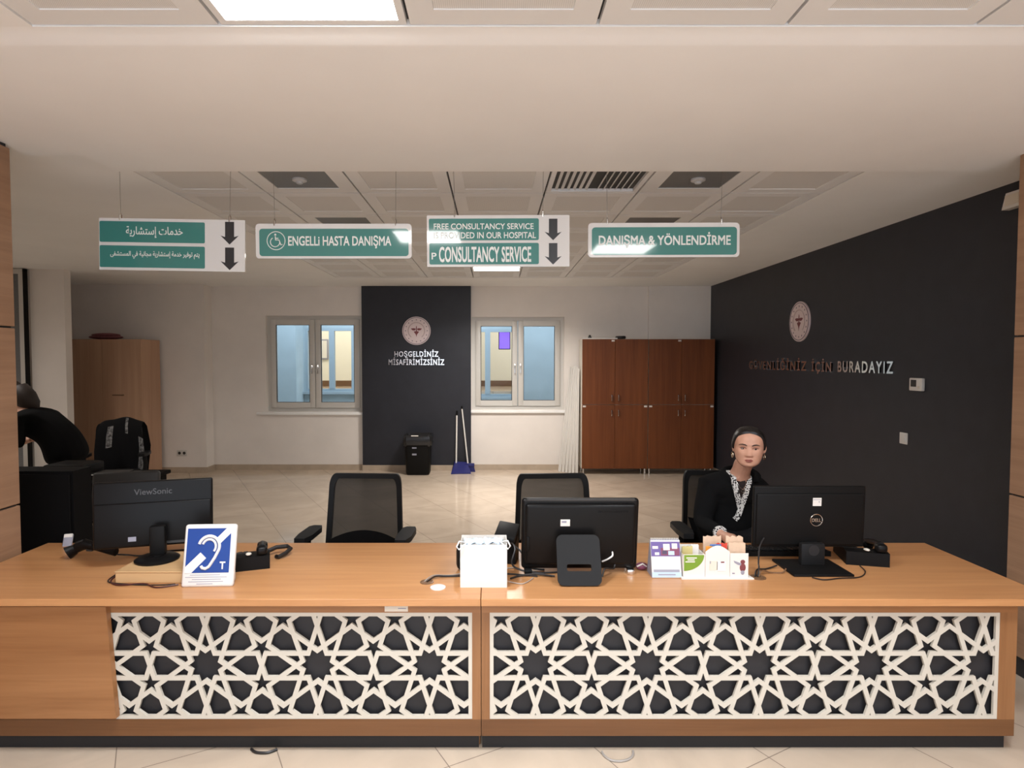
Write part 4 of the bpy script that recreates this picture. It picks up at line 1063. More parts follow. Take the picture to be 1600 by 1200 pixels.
# --- the seated woman
PX, PY = 1.445, 3.70
woman = thing('person', 'woman in a black cardigan with dark tied-back hair sitting behind the counter', 'person', (PX, PY, 0))
def L(p): return (p[0] - PX, p[1] - PY, p[2])
HM = Matrix.Translation((1.487, 3.580, 1.086)) @ Matrix.Rotation(R(-20), 4, 'Z') @ Matrix.Rotation(R(2), 4, 'X') @ Matrix.Rotation(R(1.5), 4, 'Y') @ Matrix.Diagonal((1.07, 1.0, .975, 1))
def at(p): return L(HM @ p)
V = [(1.445, 3.76, .63), (1.445, 3.75, .74), (1.45, 3.74, .86), (1.455, 3.71, .93), (1.475, 3.665, 1.02), (1.487, 3.615, 1.12),
     (1.31, 3.71, .925), (1.235, 3.62, .735), (1.265, 3.36, .735),
     (1.62, 3.71, .925), (1.70, 3.62, .735), (1.665, 3.38, .735),
     (1.36, 3.74, .60), (1.33, 3.34, .57), (1.33, 3.33, .10), (1.33, 3.20, .05),
     (1.53, 3.74, .60), (1.56, 3.34, .57), (1.56, 3.33, .10), (1.56, 3.20, .05)]
E_ = [(0, 1), (1, 2), (2, 3), (3, 4), (4, 5), (3, 6), (6, 7), (7, 8), (3, 9), (9, 10), (10, 11), (0, 12), (12, 13), (13, 14), (14, 15), (0, 16), (16, 17), (17, 18), (18, 19)]
RR = [(.14, .11), (.13, .10), (.13, .09), (.085, .065), (.053, .053), (.058, .058), .05, .040, .027, .05, .040, .027, .085, .062, .04, .035, .085, .062, .04, .035]
sv, sf = skin_mesh(V, E_, RR)
b = MB(); b.add([L(p) for p in sv], sf); head_mesh(b, at)
for s_ in (-1, 1):      # ears
    b.T = Matrix.Translation(L(HM @ Vector((s_ * .078, .012, .105)))) @ Matrix.Rotation(R(s_ * 25), 4, 'Z') @ Matrix.Rotation(R(8), 4, 'X'); b.ell((0, 0, 0), (.0075, .018, .031), 12, 8); b.T = None
hb = MB(); hand(hb, (1.268, 3.33, .735), (.22, -1, -.10), (0, -.1, 1), (1, .2, 0)); b.add([L(p) for p in hb.v], hb.f)
hb = MB(); hand(hb, (1.664, 3.35, .740), (-.25, -1, -.08), (0, -.1, 1), (-1, .2, 0)); b.add([L(p) for p in hb.v], hb.f)
body = fuse(b, .0036, 1); body.build('body', 'skin', woman, ang=80)
b = MB(); hair_mesh(b, at, lambda a: .885 - .10 * min(a / .9, 1) ** 2 if a < .9 else (.785 - .37 * ((a - .9) / .5) if a < 1.4 else (.415 if a < 1.75 else .415 - .20 * min((a - 1.75) / .6, 1))))
hr = b.build('hair', 'hair', woman, ang=80)
b = MB(); c0 = L(HM @ Vector((0, .105, .12))); b.ell(c0, (.045, .035, .042), 16, 10); b.build('bun', 'hair', hr, ang=80)
for s_ in (-1, 1):
    # eyeballs, lids, brows
    ex = s_ * .0305; te = .492; pf = head_point(te, math.asin(min(1, (abs(ex) / .0745)) ** (1 / .86)) * s_)
    b = MB(); b.T = Matrix.Translation(at(Vector((ex, pf.y + .0055, te * HH)))); b.ell((0, 0, 0), (.0135, .009, .0075), 16, 10, 0); b.ell((0, -.0042, .0004), (.0068, .0058, .0064), 12, 8, 1); b.build('eye', ['eyew', 'iris'], woman, ang=80)
    def fp(x, t, d=.001):
        ph = math.copysign(math.asin(min(1, abs(x) / lerp_levels(HL, t)[0]) ** (1 / .86)), x); p = head_point(t, ph); return at(Vector((p.x, p.y - d, p.z)))
    b = MB(); b.tube([fp(s_ * x, t, .001) for x, t in ((.014, .500), (.022, .531), (.031, .538), (.040, .528), (.047, .505))], [.0014, .0038, .0042, .0038, .0016], 8, flat=.6); b.build('shaded_eyelid', 'shade', woman, ang=80)
    b = MB(); b.tube([fp(s_ * x, t, .0005) for x, t in ((.012, .585), (.022, .607), (.034, .617), (.045, .607), (.053, .585))], [.0026, .0044, .0044, .0034, .0014], 8, flat=.5); b.build('eyebrow', 'brow', woman, ang=80)
    b = MB(); c0 = HM @ Vector((s_ * .081, .006, .070)); c0 = L(c0)
    b.tube([(c0[0], c0[1] + .011 * math.cos(R(a)), c0[2] - .014 + .015 * math.sin(R(a))) for a in range(0, 360, 24)], .0022, 6, closed=True); b.build('earring', 'gold', woman)
b = MB()
b.tube([fp(x, t, .0005) for x, t in ((-.021, .203), (-.011, .222), (0, .217), (.011, .222), (.021, .203))], [.0012, .0044, .0048, .0044, .0012], 8, flat=.7)
b.tube([fp(x, t, .0005) for x, t in ((-.021, .201), (-.010, .182), (0, .177), (.010, .182), (.021, .201))], [.0012, .0046, .0056, .0046, .0012], 8, flat=.7)
b.build('lips', 'lips', woman, ang=80)
# cardigan over torso and arms, then trousers
CV = [V[0], V[1], V[2], V[3], (1.470, 3.690, 1.030), V[6], V[7], (1.260, 3.40, .738), V[9], V[10], (1.667, 3.42, .738)]
CE = [(0, 1), (1, 2), (2, 3), (3, 4), (3, 5), (5, 6), (6, 7), (3, 8), (8, 9), (9, 10)]
CR = [(.19, .15), (.175, .14), (.175, .135), (.16, .125), (.092, .086), .088, .058, .040, .088, .058, .040]
cv, cf = skin_mesh(CV, CE, CR)
b = MB(); b.add([L(p) for p in cv], cf)
b.tube([L((1.482 + .098 * math.sin(R(a)), 3.672 - .085 * math.cos(R(a)), 1.012 - .024 * math.cos(R(a)))) for a in range(-318, -41, 12)], .021, 10)
cb = fuse(b, .008, 3); cb.build('cardigan', 'fabric2', woman, ang=80)
bvh = BVHTree.FromPolygons([Vector(p) for p in cb.v], [list(f_) for f_ in cb.f])
def front(x, z, d=.006):
    h = bvh.ray_cast(Vector((x - PX, -2, z)), Vector((0, 1, 0)))[0]
    return (x - PX, (h.y if h else -.08) - d, z)
def ribbon(pts, wd, name, m, th=.008, d=.003):
    P = [];
    for i in range(len(pts) - 1):
        for k in range(6):
            f_ = k / 6; P.append((pts[i][0] + (pts[i + 1][0] - pts[i][0]) * f_, pts[i][1] + (pts[i + 1][1] - pts[i][1]) * f_))
    P.append(pts[-1]); vs = []; n = len(P)
    for i, (x, z) in enumerate(P):
        a = P[max(i - 1, 0)]; c_ = P[min(i + 1, n - 1)]; tx, tz = c_[0] - a[0], c_[1] - a[1]; l_ = math.hypot(tx, tz); nx_, nz_ = -tz / l_ * wd / 2, tx / l_ * wd / 2
        p = front(x, z, d); 
        for q, dd in ((-1, 0), (-1, th), (1, th), (1, 0)): vs.append((p[0] + q * nx_, p[1] - dd, p[2] + q * nz_))
    fs = [(i * 4 + j, i * 4 + (j + 1) % 4, (i + 1) * 4 + (j + 1) % 4, (i + 1) * 4 + j) for i in range(n - 1) for j in range(4)] + [(3, 2, 1, 0), tuple(range(4 * n - 4, 4 * n))]
    b = MB(); b.add(vs, fs); return b.build(name, m, woman, ang=30)
ribbon([(1.410, 1.035), (1.412, 1.0), (1.430, .93), (1.452, .855), (1.464, .815)], .030, 'collar_trim', 'chainprint')
ribbon([(1.535, 1.035), (1.528, 1.0), (1.496, .935), (1.476, .86), (1.464, .815), (1.448, .775), (1.43, .755)], .030, 'collar_trim', 'chainprint', .009)
# dark shirt in the opening and the skin above it
ribbon([(1.463, 1.008), (1.463, .97), (1.463, .93), (1.463, .88)], .058, 'shirt_front', 'shirt', .003, .001)
b = MB(); b.tube([front(x, z, .012) for x, z in ((1.428, 1.005), (1.438, .975), (1.452, .95), (1.468, .938), (1.486, .955), (1.500, .985), (1.508, 1.01))], .0016, 6); p = front(1.472, .928, .014)
b.tube([(p[0] + .010 * math.cos(R(a)), p[1], p[2] + .010 * math.sin(R(a))) for a in range(0, 360, 30)], .0022, 6, closed=True); b.build('necklace', 'steel', woman)
for xw, nm in ((1.262, 0), (1.667, 1)):
    b = MB(); b.tube([L((xw, 3.405, .738)), L((xw, 3.385, .738))], .0385, 16); b.build('cuff', 'chainprint', woman)
TV = [V[0], V[12], V[13], (1.33, 3.33, .14), V[16], V[17], (1.56, 3.33, .14)]
tv, tf = skin_mesh(TV, [(0, 1), (1, 2), (2, 3), (0, 4), (4, 5), (5, 6)], [(.16, .13), .098, .074, .055, .098, .074, .055])
b = MB(); b.add([L(p) for p in tv], tf); b.build('trousers', 'fabric', woman, ang=80)
for x in (1.33, 1.56):
    b = MB(); b.ell(L((x, 3.255, .045)), (.046, .125, .045), 16, 10); b.build('shoe', 'black', woman, ang=80)

# --- the person bending over at the far left
QX, QY = -3.86, 5.62
pl = thing('person', 'person in black bending forward behind the black desk at the far left', 'person', (QX, QY, 0))
def L2(p): return (p[0] - QX, p[1] - QY, p[2])
V2 = [(-3.93, 5.62, .88), (-4.00, 5.62, 1.02), (-4.12, 5.60, 1.12), (-4.23, 5.58, 1.20), (-4.29, 5.57, 1.28), (-4.33, 5.56, 1.35),
      (-4.22, 5.40, 1.16), (-4.17, 5.37, .97), (-4.34, 5.33, .96), (-4.22, 5.78, 1.16), (-4.17, 5.80, .97), (-4.34, 5.74, .96),
      (-3.92, 5.53, .82), (-3.94, 5.52, .47), (-3.90, 5.52, .10), (-4.04, 5.51, .05), (-3.92, 5.72, .82), (-3.94, 5.73, .47), (-3.90, 5.73, .10), (-4.04, 5.74, .05)]
RR2 = [(.10, .10), (.11, .10), (.12, .10), (.10, .08), (.055, .055), (.055, .055), .05, .04, .03, .05, .04, .03, .09, .065, .045, .036, .09, .065, .045, .036]
sv, sf = skin_mesh(V2, E_, RR2)
b = MB(); b.add([L2(p) for p in sv], sf)
HM2 = Matrix.Translation((-4.30, 5.56, 1.30)) @ Matrix.Rotation(R(-90), 4, 'Z') @ Matrix.Rotation(R(35), 4, 'X')
head_mesh(b, lambda p: L2(HM2 @ p), 50, 48)
hb = MB(); hand(hb, (-4.35, 5.33, .955), (-1, -.1, -.15), (0, 0, 1), (0, 1, 0)); hand(hb, (-4.36, 5.74, .955), (-1, .1, -.15), (0, 0, 1), (0, -1, 0)); b.add([L2(p) for p in hb.v], hb.f)
fuse(b, .008, 2).build('body', 'skin', pl, ang=80)
b = MB(); hair_mesh(b, lambda p: L2(HM2 @ p), lambda a: .83 - .1 * min(a / .9, 1) if a < .9 else (.73 - .4 * min((a - .9) / .6, 1)), 40, 48, .014); b.tube([L2(p) for p in ((-4.38, 5.565, 1.42), (-4.30, 5.565, 1.405), (-4.245, 5.565, 1.35), (-4.19, 5.57, 1.29), (-4.15, 5.575, 1.255))], [.05, .10, .095, .07, .02], 16); b.build('hair', 'hairbrown', pl, ang=80)
cv, cf = skin_mesh([(-3.90, 5.62, .74), V2[0], V2[1], V2[2], V2[3], (-4.275, 5.575, 1.255), V2[6], V2[7], (-4.20, 5.36, .965), V2[9], V2[10], (-4.20, 5.79, .965)], [(0, 1)] + [(a + 1, c + 1) for a, c in CE], [(.19, .19), (.20, .19), (.185, .17), (.18, .155), (.15, .12), (.085, .08), .08, .06, .055, .08, .06, .055])
b = MB(); b.add([L2(p) for p in cv], cf); fuse(b, .010, 3).build('top', 'fabric2', pl, ang=80)
tv, tf = skin_mesh([(-3.97, 5.62, 1.02), V2[0], V2[12], V2[13], (-3.90, 5.52, .14), V2[16], V2[17], (-3.90, 5.73, .14)], [(0, 1), (1, 2), (2, 3), (3, 4), (1, 5), (5, 6), (6, 7)], [.10, (.19, .17), .105, .08, .06, .105, .08, .06])
b = MB(); b.add([L2(p) for p in tv], tf); b.build('trousers', 'fabric', pl, ang=80)
for y in (5.515, 5.735):
    b = MB(); b.ell(L2((-3.965, y, .045)), (.125, .046, .045), 16, 10); b.build('shoe', 'black', pl, ang=80)

# ================================================================== THINGS ON THE COUNTER
# wooden box and left monitor
t = thing('wooden_box', 'flat tan wooden box raising the left monitor off the counter', 'box', (-1.52, 2.865, ZT))
b = MB(); b.rbox(-.18, .18, -.145, .145, 0, .048, .003, 1); b.build('box_body', 'box', t)
b = MB(); b.rbox(-.182, .182, -.147, .147, .0485, .054, .002, 1); b.build('lid', 'box', t)
t = thing('monitor', 'black monitor with its back to us on the wooden box, farthest left', 'monitor', (-1.60, 2.885, ZT + .054), 16)
b = MB(); b.lathe([(.096, 0), (.098, .008), (.085, .016), (.03, .022), (.03, .026)]); b.build('base', 'gloss', t)
b = MB(); b.rbox(-.035, .035, .0, .045, .015, .16, .012, 2); b.build('neck', 'black', t)
T_ = Matrix.Translation((-.03, .075, .045)) @ Matrix.Rotation(R(-3), 4, 'X')
b = MB(); b.T = T_; b.rbox(-.262, .262, 0, .026, 0, .318, .008, 3); b.rbox(-.256, .256, -.009, .004, .006, .216, .006, 3); sh = b.build('housing', 'gloss', t)
b = MB(); b.T = T_; b.rbox(-.25, .25, .0252, .027, .02, .304, .001, 1); b.build('screen', 'darkgrey', t)
v, f = glyphs('ViewSonic', -.085, .080, .252, .280, .0012, .006); b = MB(); b.T = T_; b.add(v, f); b.build('brand_lettering', 'dimprint', sh, ang=0)
b = MB(); b.T = T_; b.rbox(-.11, -.075, -.0102, -.0092, .032, .054, .0003, 1); b.build('label_sticker', 'printgrey', sh)
b = MB(); b.T = T_; b.box(.03, .15, -.0105, -.008, .012, .024); b.build('ports', 'darkgrey', sh)

# hearing loop sign
t = thing('hearing_loop_sign', 'white desk sign with a blue ear symbol leaning on the counter', 'sign', (-1.268, 2.672, ZT), 3)
T_ = Matrix.Rotation(R(-13), 4, 'X')
b = MB(); b.T = T_; b.rbox(-.113, .113, 0, .03, .0, .272, .012, 3); b.T = None
b.rbox(.04, .10, .03, .085, 0, .06, .012, 2); b.build('housing', 'white', t)
b = MB(); b.T = T_; b.box(-.098, .092, -.0012, 0, .062, .254); pan = b.build('blue_panel', 'blue', t)
def ribs(b, pts, wd): b.T = T_; b.tube([(x, -.0022, z) for x, z in pts], wd, 8, flat=1)
b = MB(); b.T = T_; b.prism([(.052, .254), (.092, .254), (.092, .232), (.050, .190), (.030, .210), (.0725, .254)], -.0024, -.0012, 'xz')
b.prism([(-.098, .062), (-.070, .062), (-.010, .125), (-.036, .150), (-.098, .088)], -.0024, -.0012, 'xz'); b.build('diagonal_bar', 'white', pan)
b = MB(); cx, cz = .0, .175
ribs(b, [(cx + .045 * math.cos(R(a)), cz + .045 * math.sin(R(a))) for a in range(165, -31, -10)] + [(.028, .128), (.014, .104), (.004, .088), (-.010, .080), (-.024, .083), (-.030, .092)], .0068)
b.build('ear_outline', 'white', pan)
b = MB(); ribs(b, [(cx + .029 * math.cos(R(a)), cz + .031 * math.sin(R(a))) for a in range(160, -41, -10)], .0052); b.build('inner_ear', 'white', pan)
b = MB(); b.T = T_; v, f = glyphs('T', .052, .074, .078, .108, .0012, .03); b.T = T_ @ Matrix.Translation((0, -.0012, 0)); b.add(v, f); b.build('letter', 'white', pan, ang=0)
b = MB(); b.T = T_
for k, (x0, x1) in enumerate(((-.075, .055), (-.095, .085), (-.065, .060), (-.08, .07), (-.045, .025))): b.box(x0, x1, -.0008, 0, .052 - k * .0095, .0545 - k * .0095)
b.build('small_print', 'printgrey', t)

# telephones
def telephone(label, loc, rz):
    t = thing('telephone', label, 'telephone', loc, rz)
    b = MB(); b.prism([(-.11, 0), (.11, 0), (.11, .065), (.06, .07), (-.11, .028)], -.095, .095, 'yz'); b.build('phone_base', 'black', t)
    b = MB(); b.T = Matrix.Translation((.045, .0, .052)) @ Matrix.Rotation(R(14), 4, 'X'); b.box(-.04, .04, .01, .06, .0, .004); b.build('display', 'darkgrey', t)
    b = MB()
    b.tube([(-.06, -.095, .062), (-.06, -.05, .078), (-.06, .05, .098), (-.06, .10, .098)], [.02, .016, .016, .02], 10); b.rbox(-.085, -.035, -.12, -.065, .035, .075, .014, 3); b.rbox(-.085, -.035, .065, .12, .07, .11, .014, 3); b.build('handset', 'gloss', t)
    b = MB(); b.T = Matrix.Translation((.045, -.05, .042)) @ Matrix.Rotation(R(14), 4, 'X')
    for i in range(3):
        for j in range(4): b.rbox(-.036 + i * .026, -.016 + i * .026, -.04 + j * .02, -.025 + j * .02, 0, .005, .002, 1)
    b.build('keypad', 'darkgrey', t)
    b = MB(); b.ell((.0, .09, .075), (.014, .02, .006), 10, 6); b.build('indicator_cap', 'cream', t)
    return t
telephone('black desk telephone beside the right monitor', (1.845, 3.06, ZT), 166)
telephone('black desk telephone half hidden behind the hearing loop sign', (-1.205, 2.99, ZT), 200)
b = MB(); b.tube([(0, 0, .02), (.05, .05, .035), (.10, .07, .035), (.125, .045, .03), (.115, .0, .02), (.09, -.035, .012), (.075, -.02, .01)], .011, 10)
tag(b.build('handset_cord', 'cable', loc=(-1.175, 3.09, ZT)), 'thick curled black cord looping right of the hearing loop sign', 'cord')
# barcode scanner
t = thing('barcode_scanner', 'black handheld barcode scanner lying at the left of the counter', 'scanner', (-2.06, 3.08, ZT + .012), -8)
b = MB(); b.tube([(-.065, -.01, .03), (-.045, 0, .045), (-.01, 0, .058), (.03, .005, .05)], [.020, .026, .026, .018], 12, flat=1.2); b.tube([(-.088, -.03, .016), (-.062, -.008, .032)], [.03, .022], 12, flat=1.3); b.build('scan_head', 'gloss', t)
b = MB(); b.tube([(.0, 0, .05), (.05, .008, .042), (.11, .01, .026), (.15, .01, .02)], [.020, .019, .018, .02], 12); b.build('grip', 'gloss', t)
b = MB(); b.rbox(-.005, .03, -.008, .008, .022, .036, .004, 2); b.build('trigger', 'darkgrey', t)

def cable(label, pts, r=.0035, m='cable', sm=8, group=None, cat='cable'):
    P = [Vector(p) for p in pts]; out = []
    for i in range(len(P) - 1):
        p0 = P[max(i - 1, 0)]; p1 = P[i]; p2 = P[i + 1]; p3 = P[min(i + 2, len(P) - 1)]
        for k in range(sm):
            s_ = k / sm; out.append(.5 * ((2 * p1) + (-p0 + p2) * s_ + (2 * p0 - 5 * p1 + 4 * p2 - p3) * s_ ** 2 + (-p0 + 3 * p1 - 3 * p2 + p3) * s_ ** 3))
    out.append(P[-1]); o = P[0]; b = MB(); b.tube([p - o for p in out], r, 6)
    return tag(b.build('cable', m, loc=o), label, cat, group)
zc = ZT + .0042
cable('maroon cable looping on the counter in front of the wooden box', [(-1.72, 3.05, zc), (-1.745, 2.92, zc), (-1.74, 2.76, zc), (-1.67, 2.69, zc), (-1.56, 2.70, zc + .002), (-1.48, 2.66, zc), (-1.40, 2.69, zc + .002)], .0035, 'cablered')
cable('thin black cable doubling the maroon loop by the wooden box', [(-1.76, 2.88, zc), (-1.745, 2.74, zc), (-1.64, 2.700, zc), (-1.50, 2.690, zc), (-1.42, 2.70, zc)], .003)
cable('black cable running from the barcode scanner to the left monitor', [(-1.905, 3.07, ZT + .02), (-1.87, 3.10, zc + .004), (-1.80, 3.10, zc), (-1.76, 3.16, zc), (-1.62, 3.20, zc)], .004)
cable('black cable crossing from the brown grommet to behind the white box', [(-.303, 2.735, ZT + .002), (-.27, 2.78, zc + .006), (-.22, 2.80, zc), (-.16, 2.805, zc), (-.06, 2.84, zc), (.08, 2.83, zc), (.20, 2.80, zc)], .004)
cable('thin grey cable beside the black one at the brown grommet', [(-.315, 2.738, ZT + .002), (-.28, 2.80, zc + .004), (-.20, 2.815, zc), (-.10, 2.86, zc), (.1, 2.92, zc)], .0025, 'cableg')
cable('black cable arching down right of the white box', [(.07, 2.96, .80), (.085, 2.93, .82), (.10, 2.90, .80), (.085, 2.87, .74), (.13, 2.85, .715), (.22, 2.845, zc), (.30, 2.855, zc)], .0045)
cable('second black cable arching from card reader to middle monitor', [(.10, 2.95, .80), (.13, 2.92, .78), (.15, 2.90, .74), (.18, 2.89, .712), (.24, 2.89, zc)], .0045)
cable('flat black cable loop lying between white box and monitor stand', [(.075, 2.77, zc), (.12, 2.80, zc + .003), (.20, 2.81, zc + .006), (.28, 2.80, zc)], .005)
cable('grey cable loop on the counter just right of the white box', [(.07, 2.73, zc), (.12, 2.705, zc), (.15, 2.73, zc), (.18, 2.78, zc)], .0022, 'cableg')
cable('black cable hanging at the right of the middle monitor stand', [(.485, 2.72, ZT + .03), (.50, 2.74, ZT + .06), (.54, 2.80, ZT + .04), (.56, 2.83, .735), (.575, 2.86, .78)], .004)
cable('white cable hanging below the right edge of the middle monitor', [(.50, 2.81, .77), (.525, 2.80, .785), (.545, 2.80, .80), (.55, 2.825, .81)], .004, 'white')
cable('black cable bundle rising from the grommet right of the leaflet tray', [(1.215, 2.795, ZT + .003), (1.235, 2.83, .735), (1.25, 2.87, .745), (1.28, 2.93, .80), (1.315, 2.965, .835)], .004)
cable('brown cable from the right grommet towards the right monitor foot', [(1.22, 2.795, ZT + .003), (1.25, 2.83, .72), (1.30, 2.85, zc), (1.355, 2.85, zc), (1.38, 2.87, .716)], .0038, 'brownplastic')
cable('black cable from the right grommet under the right monitor', [(1.205, 2.80, ZT + .003), (1.24, 2.86, .715), (1.30, 2.90, zc), (1.36, 2.92, .714)], .004)
cable('thin dark cable looping in front of the right monitor foot', [(1.46, 2.785, zc), (1.50, 2.755, zc), (1.58, 2.775, zc), (1.68, 2.79, zc), (1.75, 2.86, zc), (1.775, 2.945, zc)], .003, 'cable')
cable('grey cable loop on the lobby floor below the right counter', [(.468, 2.60, .006), (.472, 2.575, .005), (.495, 2.545, .005), (.535, 2.537, .005), (.575, 2.552, .005), (.597, 2.58, .005), (.603, 2.605, .006)], .005, 'cableg')
cable('dark cable peeking out under the left counter plinth', [(-1.06, 2.618, .006), (-1.03, 2.595, .006), (-.98, 2.592, .006), (-.945, 2.615, .006)], .006)

# white box with masks
t = thing('white_box', 'open white cardboard box holding face masks in the middle of the counter', 'box', (-.046, 2.735, ZT))
b = MB(); hw, d, th = .103, .065, .003
b.box(-hw, hw, -d, -d + th, 0, .19); b.box(-hw, hw, d - th, d, 0, .197); b.box(-hw, -hw + th, -d + th, d - th, 0, .19); b.box(hw - th, hw, -d + th, d - th, 0, .195); b.box(-hw + th, hw - th, -d + th, d - th, 0, th); b.build('carton', 'card', t)
b = MB(); b.T = Matrix.Translation((hw, 0, .195)) @ Matrix.Rotation(R(-72), 4, 'Y'); b.box(-.0, .055, -d, d, -.001, .001); b.build('flap', 'card', t) if False else None
for k, (dx, dy, rz, lb) in enumerate(((-.045, -.005, 6, 'pale blue face mask poking out at the left of the white box'), (.042, .004, -4, 'pale blue face mask at the right inside the white box'))):
    t = thing('face_mask', lb, 'mask', (-.046 + dx, 2.735 + dy, ZT + .155), rz, 'face masks in the white box')
    b = MB(); vs = []; n1, n2 = 12, 6
    for i in range(n2 + 1):
        for j in range(n1 + 1):
            u, v_ = j / n1 - .5, i / n2 - .5; vs.append((u * .085, v_ * .055 + .004 * math.sin(9 * u), .030 + .012 * math.cos(v_ * 3) + .006 * math.sin(i * PI) + .008 * math.sin(11 * u + 3 * v_) * (1 if i % 2 else -.6)))
    b.add(vs, [(i * (n1 + 1) + j, i * (n1 + 1) + j + 1, (i + 1) * (n1 + 1) + j + 1, (i + 1) * (n1 + 1) + j) for i in range(n2) for j in range(n1)]); b.add([(x, y, z - .003) for x, y, z in vs], [(i * (n1 + 1) + j, (i + 1) * (n1 + 1) + j, (i + 1) * (n1 + 1) + j + 1, i * (n1 + 1) + j + 1) for i in range(n2) for j in range(n1)])
    b.build('pleated_cloth', 'mask', t, ang=60)
    b = MB(); s_ = -1 if k == 0 else 1
    b.tube([(s_ * .040, -.02, .035), (s_ * .068, -.052, .050), (s_ * .080, -.064, .030), (s_ * .070, -.068, .018), (s_ * .052, -.064, .032), (s_ * .03, -.02, .038)], .0035, 6)
    b.build('ear_loop', 'maskw', t, ang=60)
t = thing('desk_speaker', 'small black rounded object half hidden behind the white box', 'speaker', (-.135, 2.91, ZT))
b = MB(); b.rbox(-.045, .045, -.045, .045, 0, .125, .03, 3); b.build('body', 'charcoal', t)
b = MB(); b.cyl((0, -.0455, .06), (0, -.0445, .06), .028); b.build('cone', 'darkgrey', t)
t = thing('card_reader', 'black payment card reader between the white box and middle monitor', 'card terminal', (.085, 3.03, ZT), -12)
b = MB(); b.prism([(-.05, 0), (.05, 0), (.05, .14), (-.05, .10)], -.03, .03, 'yz'); b.build('stand', 'black', t)
b = MB(); b.T = Matrix.Translation((-.02, 0, .135)) @ Matrix.Rotation(R(14), 4, 'X') @ Matrix.Rotation(R(8), 4, 'Y'); b.rbox(-.055, .05, -.075, .075, 0, .026, .006, 2); b.build('terminal', 'charcoal', t)

# all-in-one computer in the middle
t = thing('all_in_one_computer', 'wide black computer seen from behind on a kickstand, middle of the counter', 'computer', (.40, 2.80, ZT))
T_ = Matrix.Translation((0, .055, .018)) @ Matrix.Rotation(R(7), 4, 'X')
b = MB(); b.T = T_; b.rbox(-.272, .272, 0, .035, 0, .345, .016, 4); b.rbox(-.255, .255, -.020, .01, .03, .325, .016, 4); sh = b.build('housing', 'gloss', t)
b = MB(); b.T = T_; b.rbox(-.25, .25, -.006, .012, .334, .349, .005, 2); b.build('top_rail', 'darkgrey', sh)
b = MB(); b.T = T_; b.rbox(-.258, .258, .0342, .036, .02, .33, .001, 1); b.build('screen', 'darkgrey', t)
b = MB(); b.T = T_
for k in range(18): b.box(.08 + k * .0078, .0835 + k * .0078, -.0212, -.019, .287, .297)
b.build('vent_slots', 'black', sh)
b = MB(); b.T = T_; b.rbox(-.094, -.05, -.0218, -.0202, .222, .254, .0004, 1, 0); b.box(-.088, -.066, -.0224, -.0218, .238, .248, 1); b.build('label_sticker', ['card', 'printgrey'], sh)
b = MB(); b.T = T_; b.rbox(-.25, -.235, -.025, -.012, .10, .17, .004, 2); b.build('side_port', 'black', sh)
# kickstand: rounded plate leaning back with a slot
b = MB(); b.T = Matrix.Translation((-.02, -.125, .006)) @ Matrix.Rotation(R(-25), 4, 'X')
o_ = rrect(-.098, .098, 0, .222, .028, 6); i_ = rrect(-.055, .055, .062, .092, .008, 6); n = len(o_)
vs = [(x, 0, z) for x, z in o_] + [(x, 0, z) for x, z in i_] + [(x, .012, z) for x, z in i_] + [(x, .012, z) for x, z in o_]
fs = [(k * n + j, ((k + 1) % 4) * n + j, ((k + 1) % 4) * n + (j + 1) % n, k * n + (j + 1) % n) for k in range(4) for j in range(n)]
b.add(vs, fs); b.build('kickstand', 'charcoal', t)
b = MB(); b.tube([(-.02, .02, .20), (-.02, .06, .20)], .03, 12); b.build('hinge', 'black', t)
for x in (-.24, .24):
    b = MB(); b.rbox(x - .018, x + .018, .03, .11, .0, .024, .006, 2); b.build('foot', 'steel' if x > 0 else 'black', t)

# right monitor
t = thing('monitor', 'black monitor with round brand badge, its back to us, in front of the woman', 'monitor', (1.54, 2.93, ZT))
b = MB(); b.rbox(-.155, .125, -.13, .10, 0, .012, .004, 2); b.build('base', 'black', t)
b = MB(); b.rbox(-.060, .056, -.005, .030, .010, .118, .008, 2); b.box(-.04, .036, .028, .06, .085, .115); nk = b.build('neck', 'charcoal', t)
b = MB(); b.cyl((0, -.006, .085), (0, -.004, .085), .026, n=24); b.build('cable_hole', 'plinth', nk)
b = MB(); b.prism([(-.016, .092), (.014, .092), (.010, .105), (-.002, .112), (-.014, .102)], -.0075, -.006, 'xz'); b.build('light_spot', 'card', nk) if False else None
T_ = Matrix.Translation((.0, .05, .085)) @ Matrix.Rotation(R(2), 4, 'X')
b = MB(); b.T = T_; b.rbox(-.272, .272, 0, .024, 0, .302, .006, 3); b.rbox(-.262, .262, -.010, .006, .012, .268, .008, 3); sh = b.build('housing', 'black', t)
b = MB(); b.T = T_; b.rbox(-.262, .262, .0232, .025, .012, .292, .001, 1); b.build('screen', 'darkgrey', t)
b = MB(); b.T = T_; b.tube([(.029 * math.cos(R(a)) + .03, -.0105, .138 + .029 * math.sin(R(a))) for a in range(0, 360, 10)], .0018, 6, closed=True); bd = b.build('badge_ring', 'steel', sh)
v, f = glyphs('DELL', .008, .052, .130, .146, .0012, .015); b = MB(); b.T = T_ @ Matrix.Translation((0, -.0102, 0)); b.add(v, f); b.build('badge_lettering', 'steel', bd, ang=0)
b = MB(); b.T = T_; b.rbox(.009, .051, -.0112, -.0098, .208, .248, .0004, 1, 0); b.box(.011, .049, -.0118, -.0112, .238, .241, 1); b.box(.037, .042, -.0118, -.0112, .226, .231, 1); b.build('label_sticker', ['card', 'printgrey'], sh)
t = thing('keyboard', 'black computer keyboard lying behind the right monitor', 'keyboard', (1.50, 3.17, ZT), 0)
b = MB(); b.prism([(-.07, .0), (.07, .0), (.07, .014), (-.07, .026)], -.22, .22, 'yz'); b.build('keyboard_body', 'black', t)
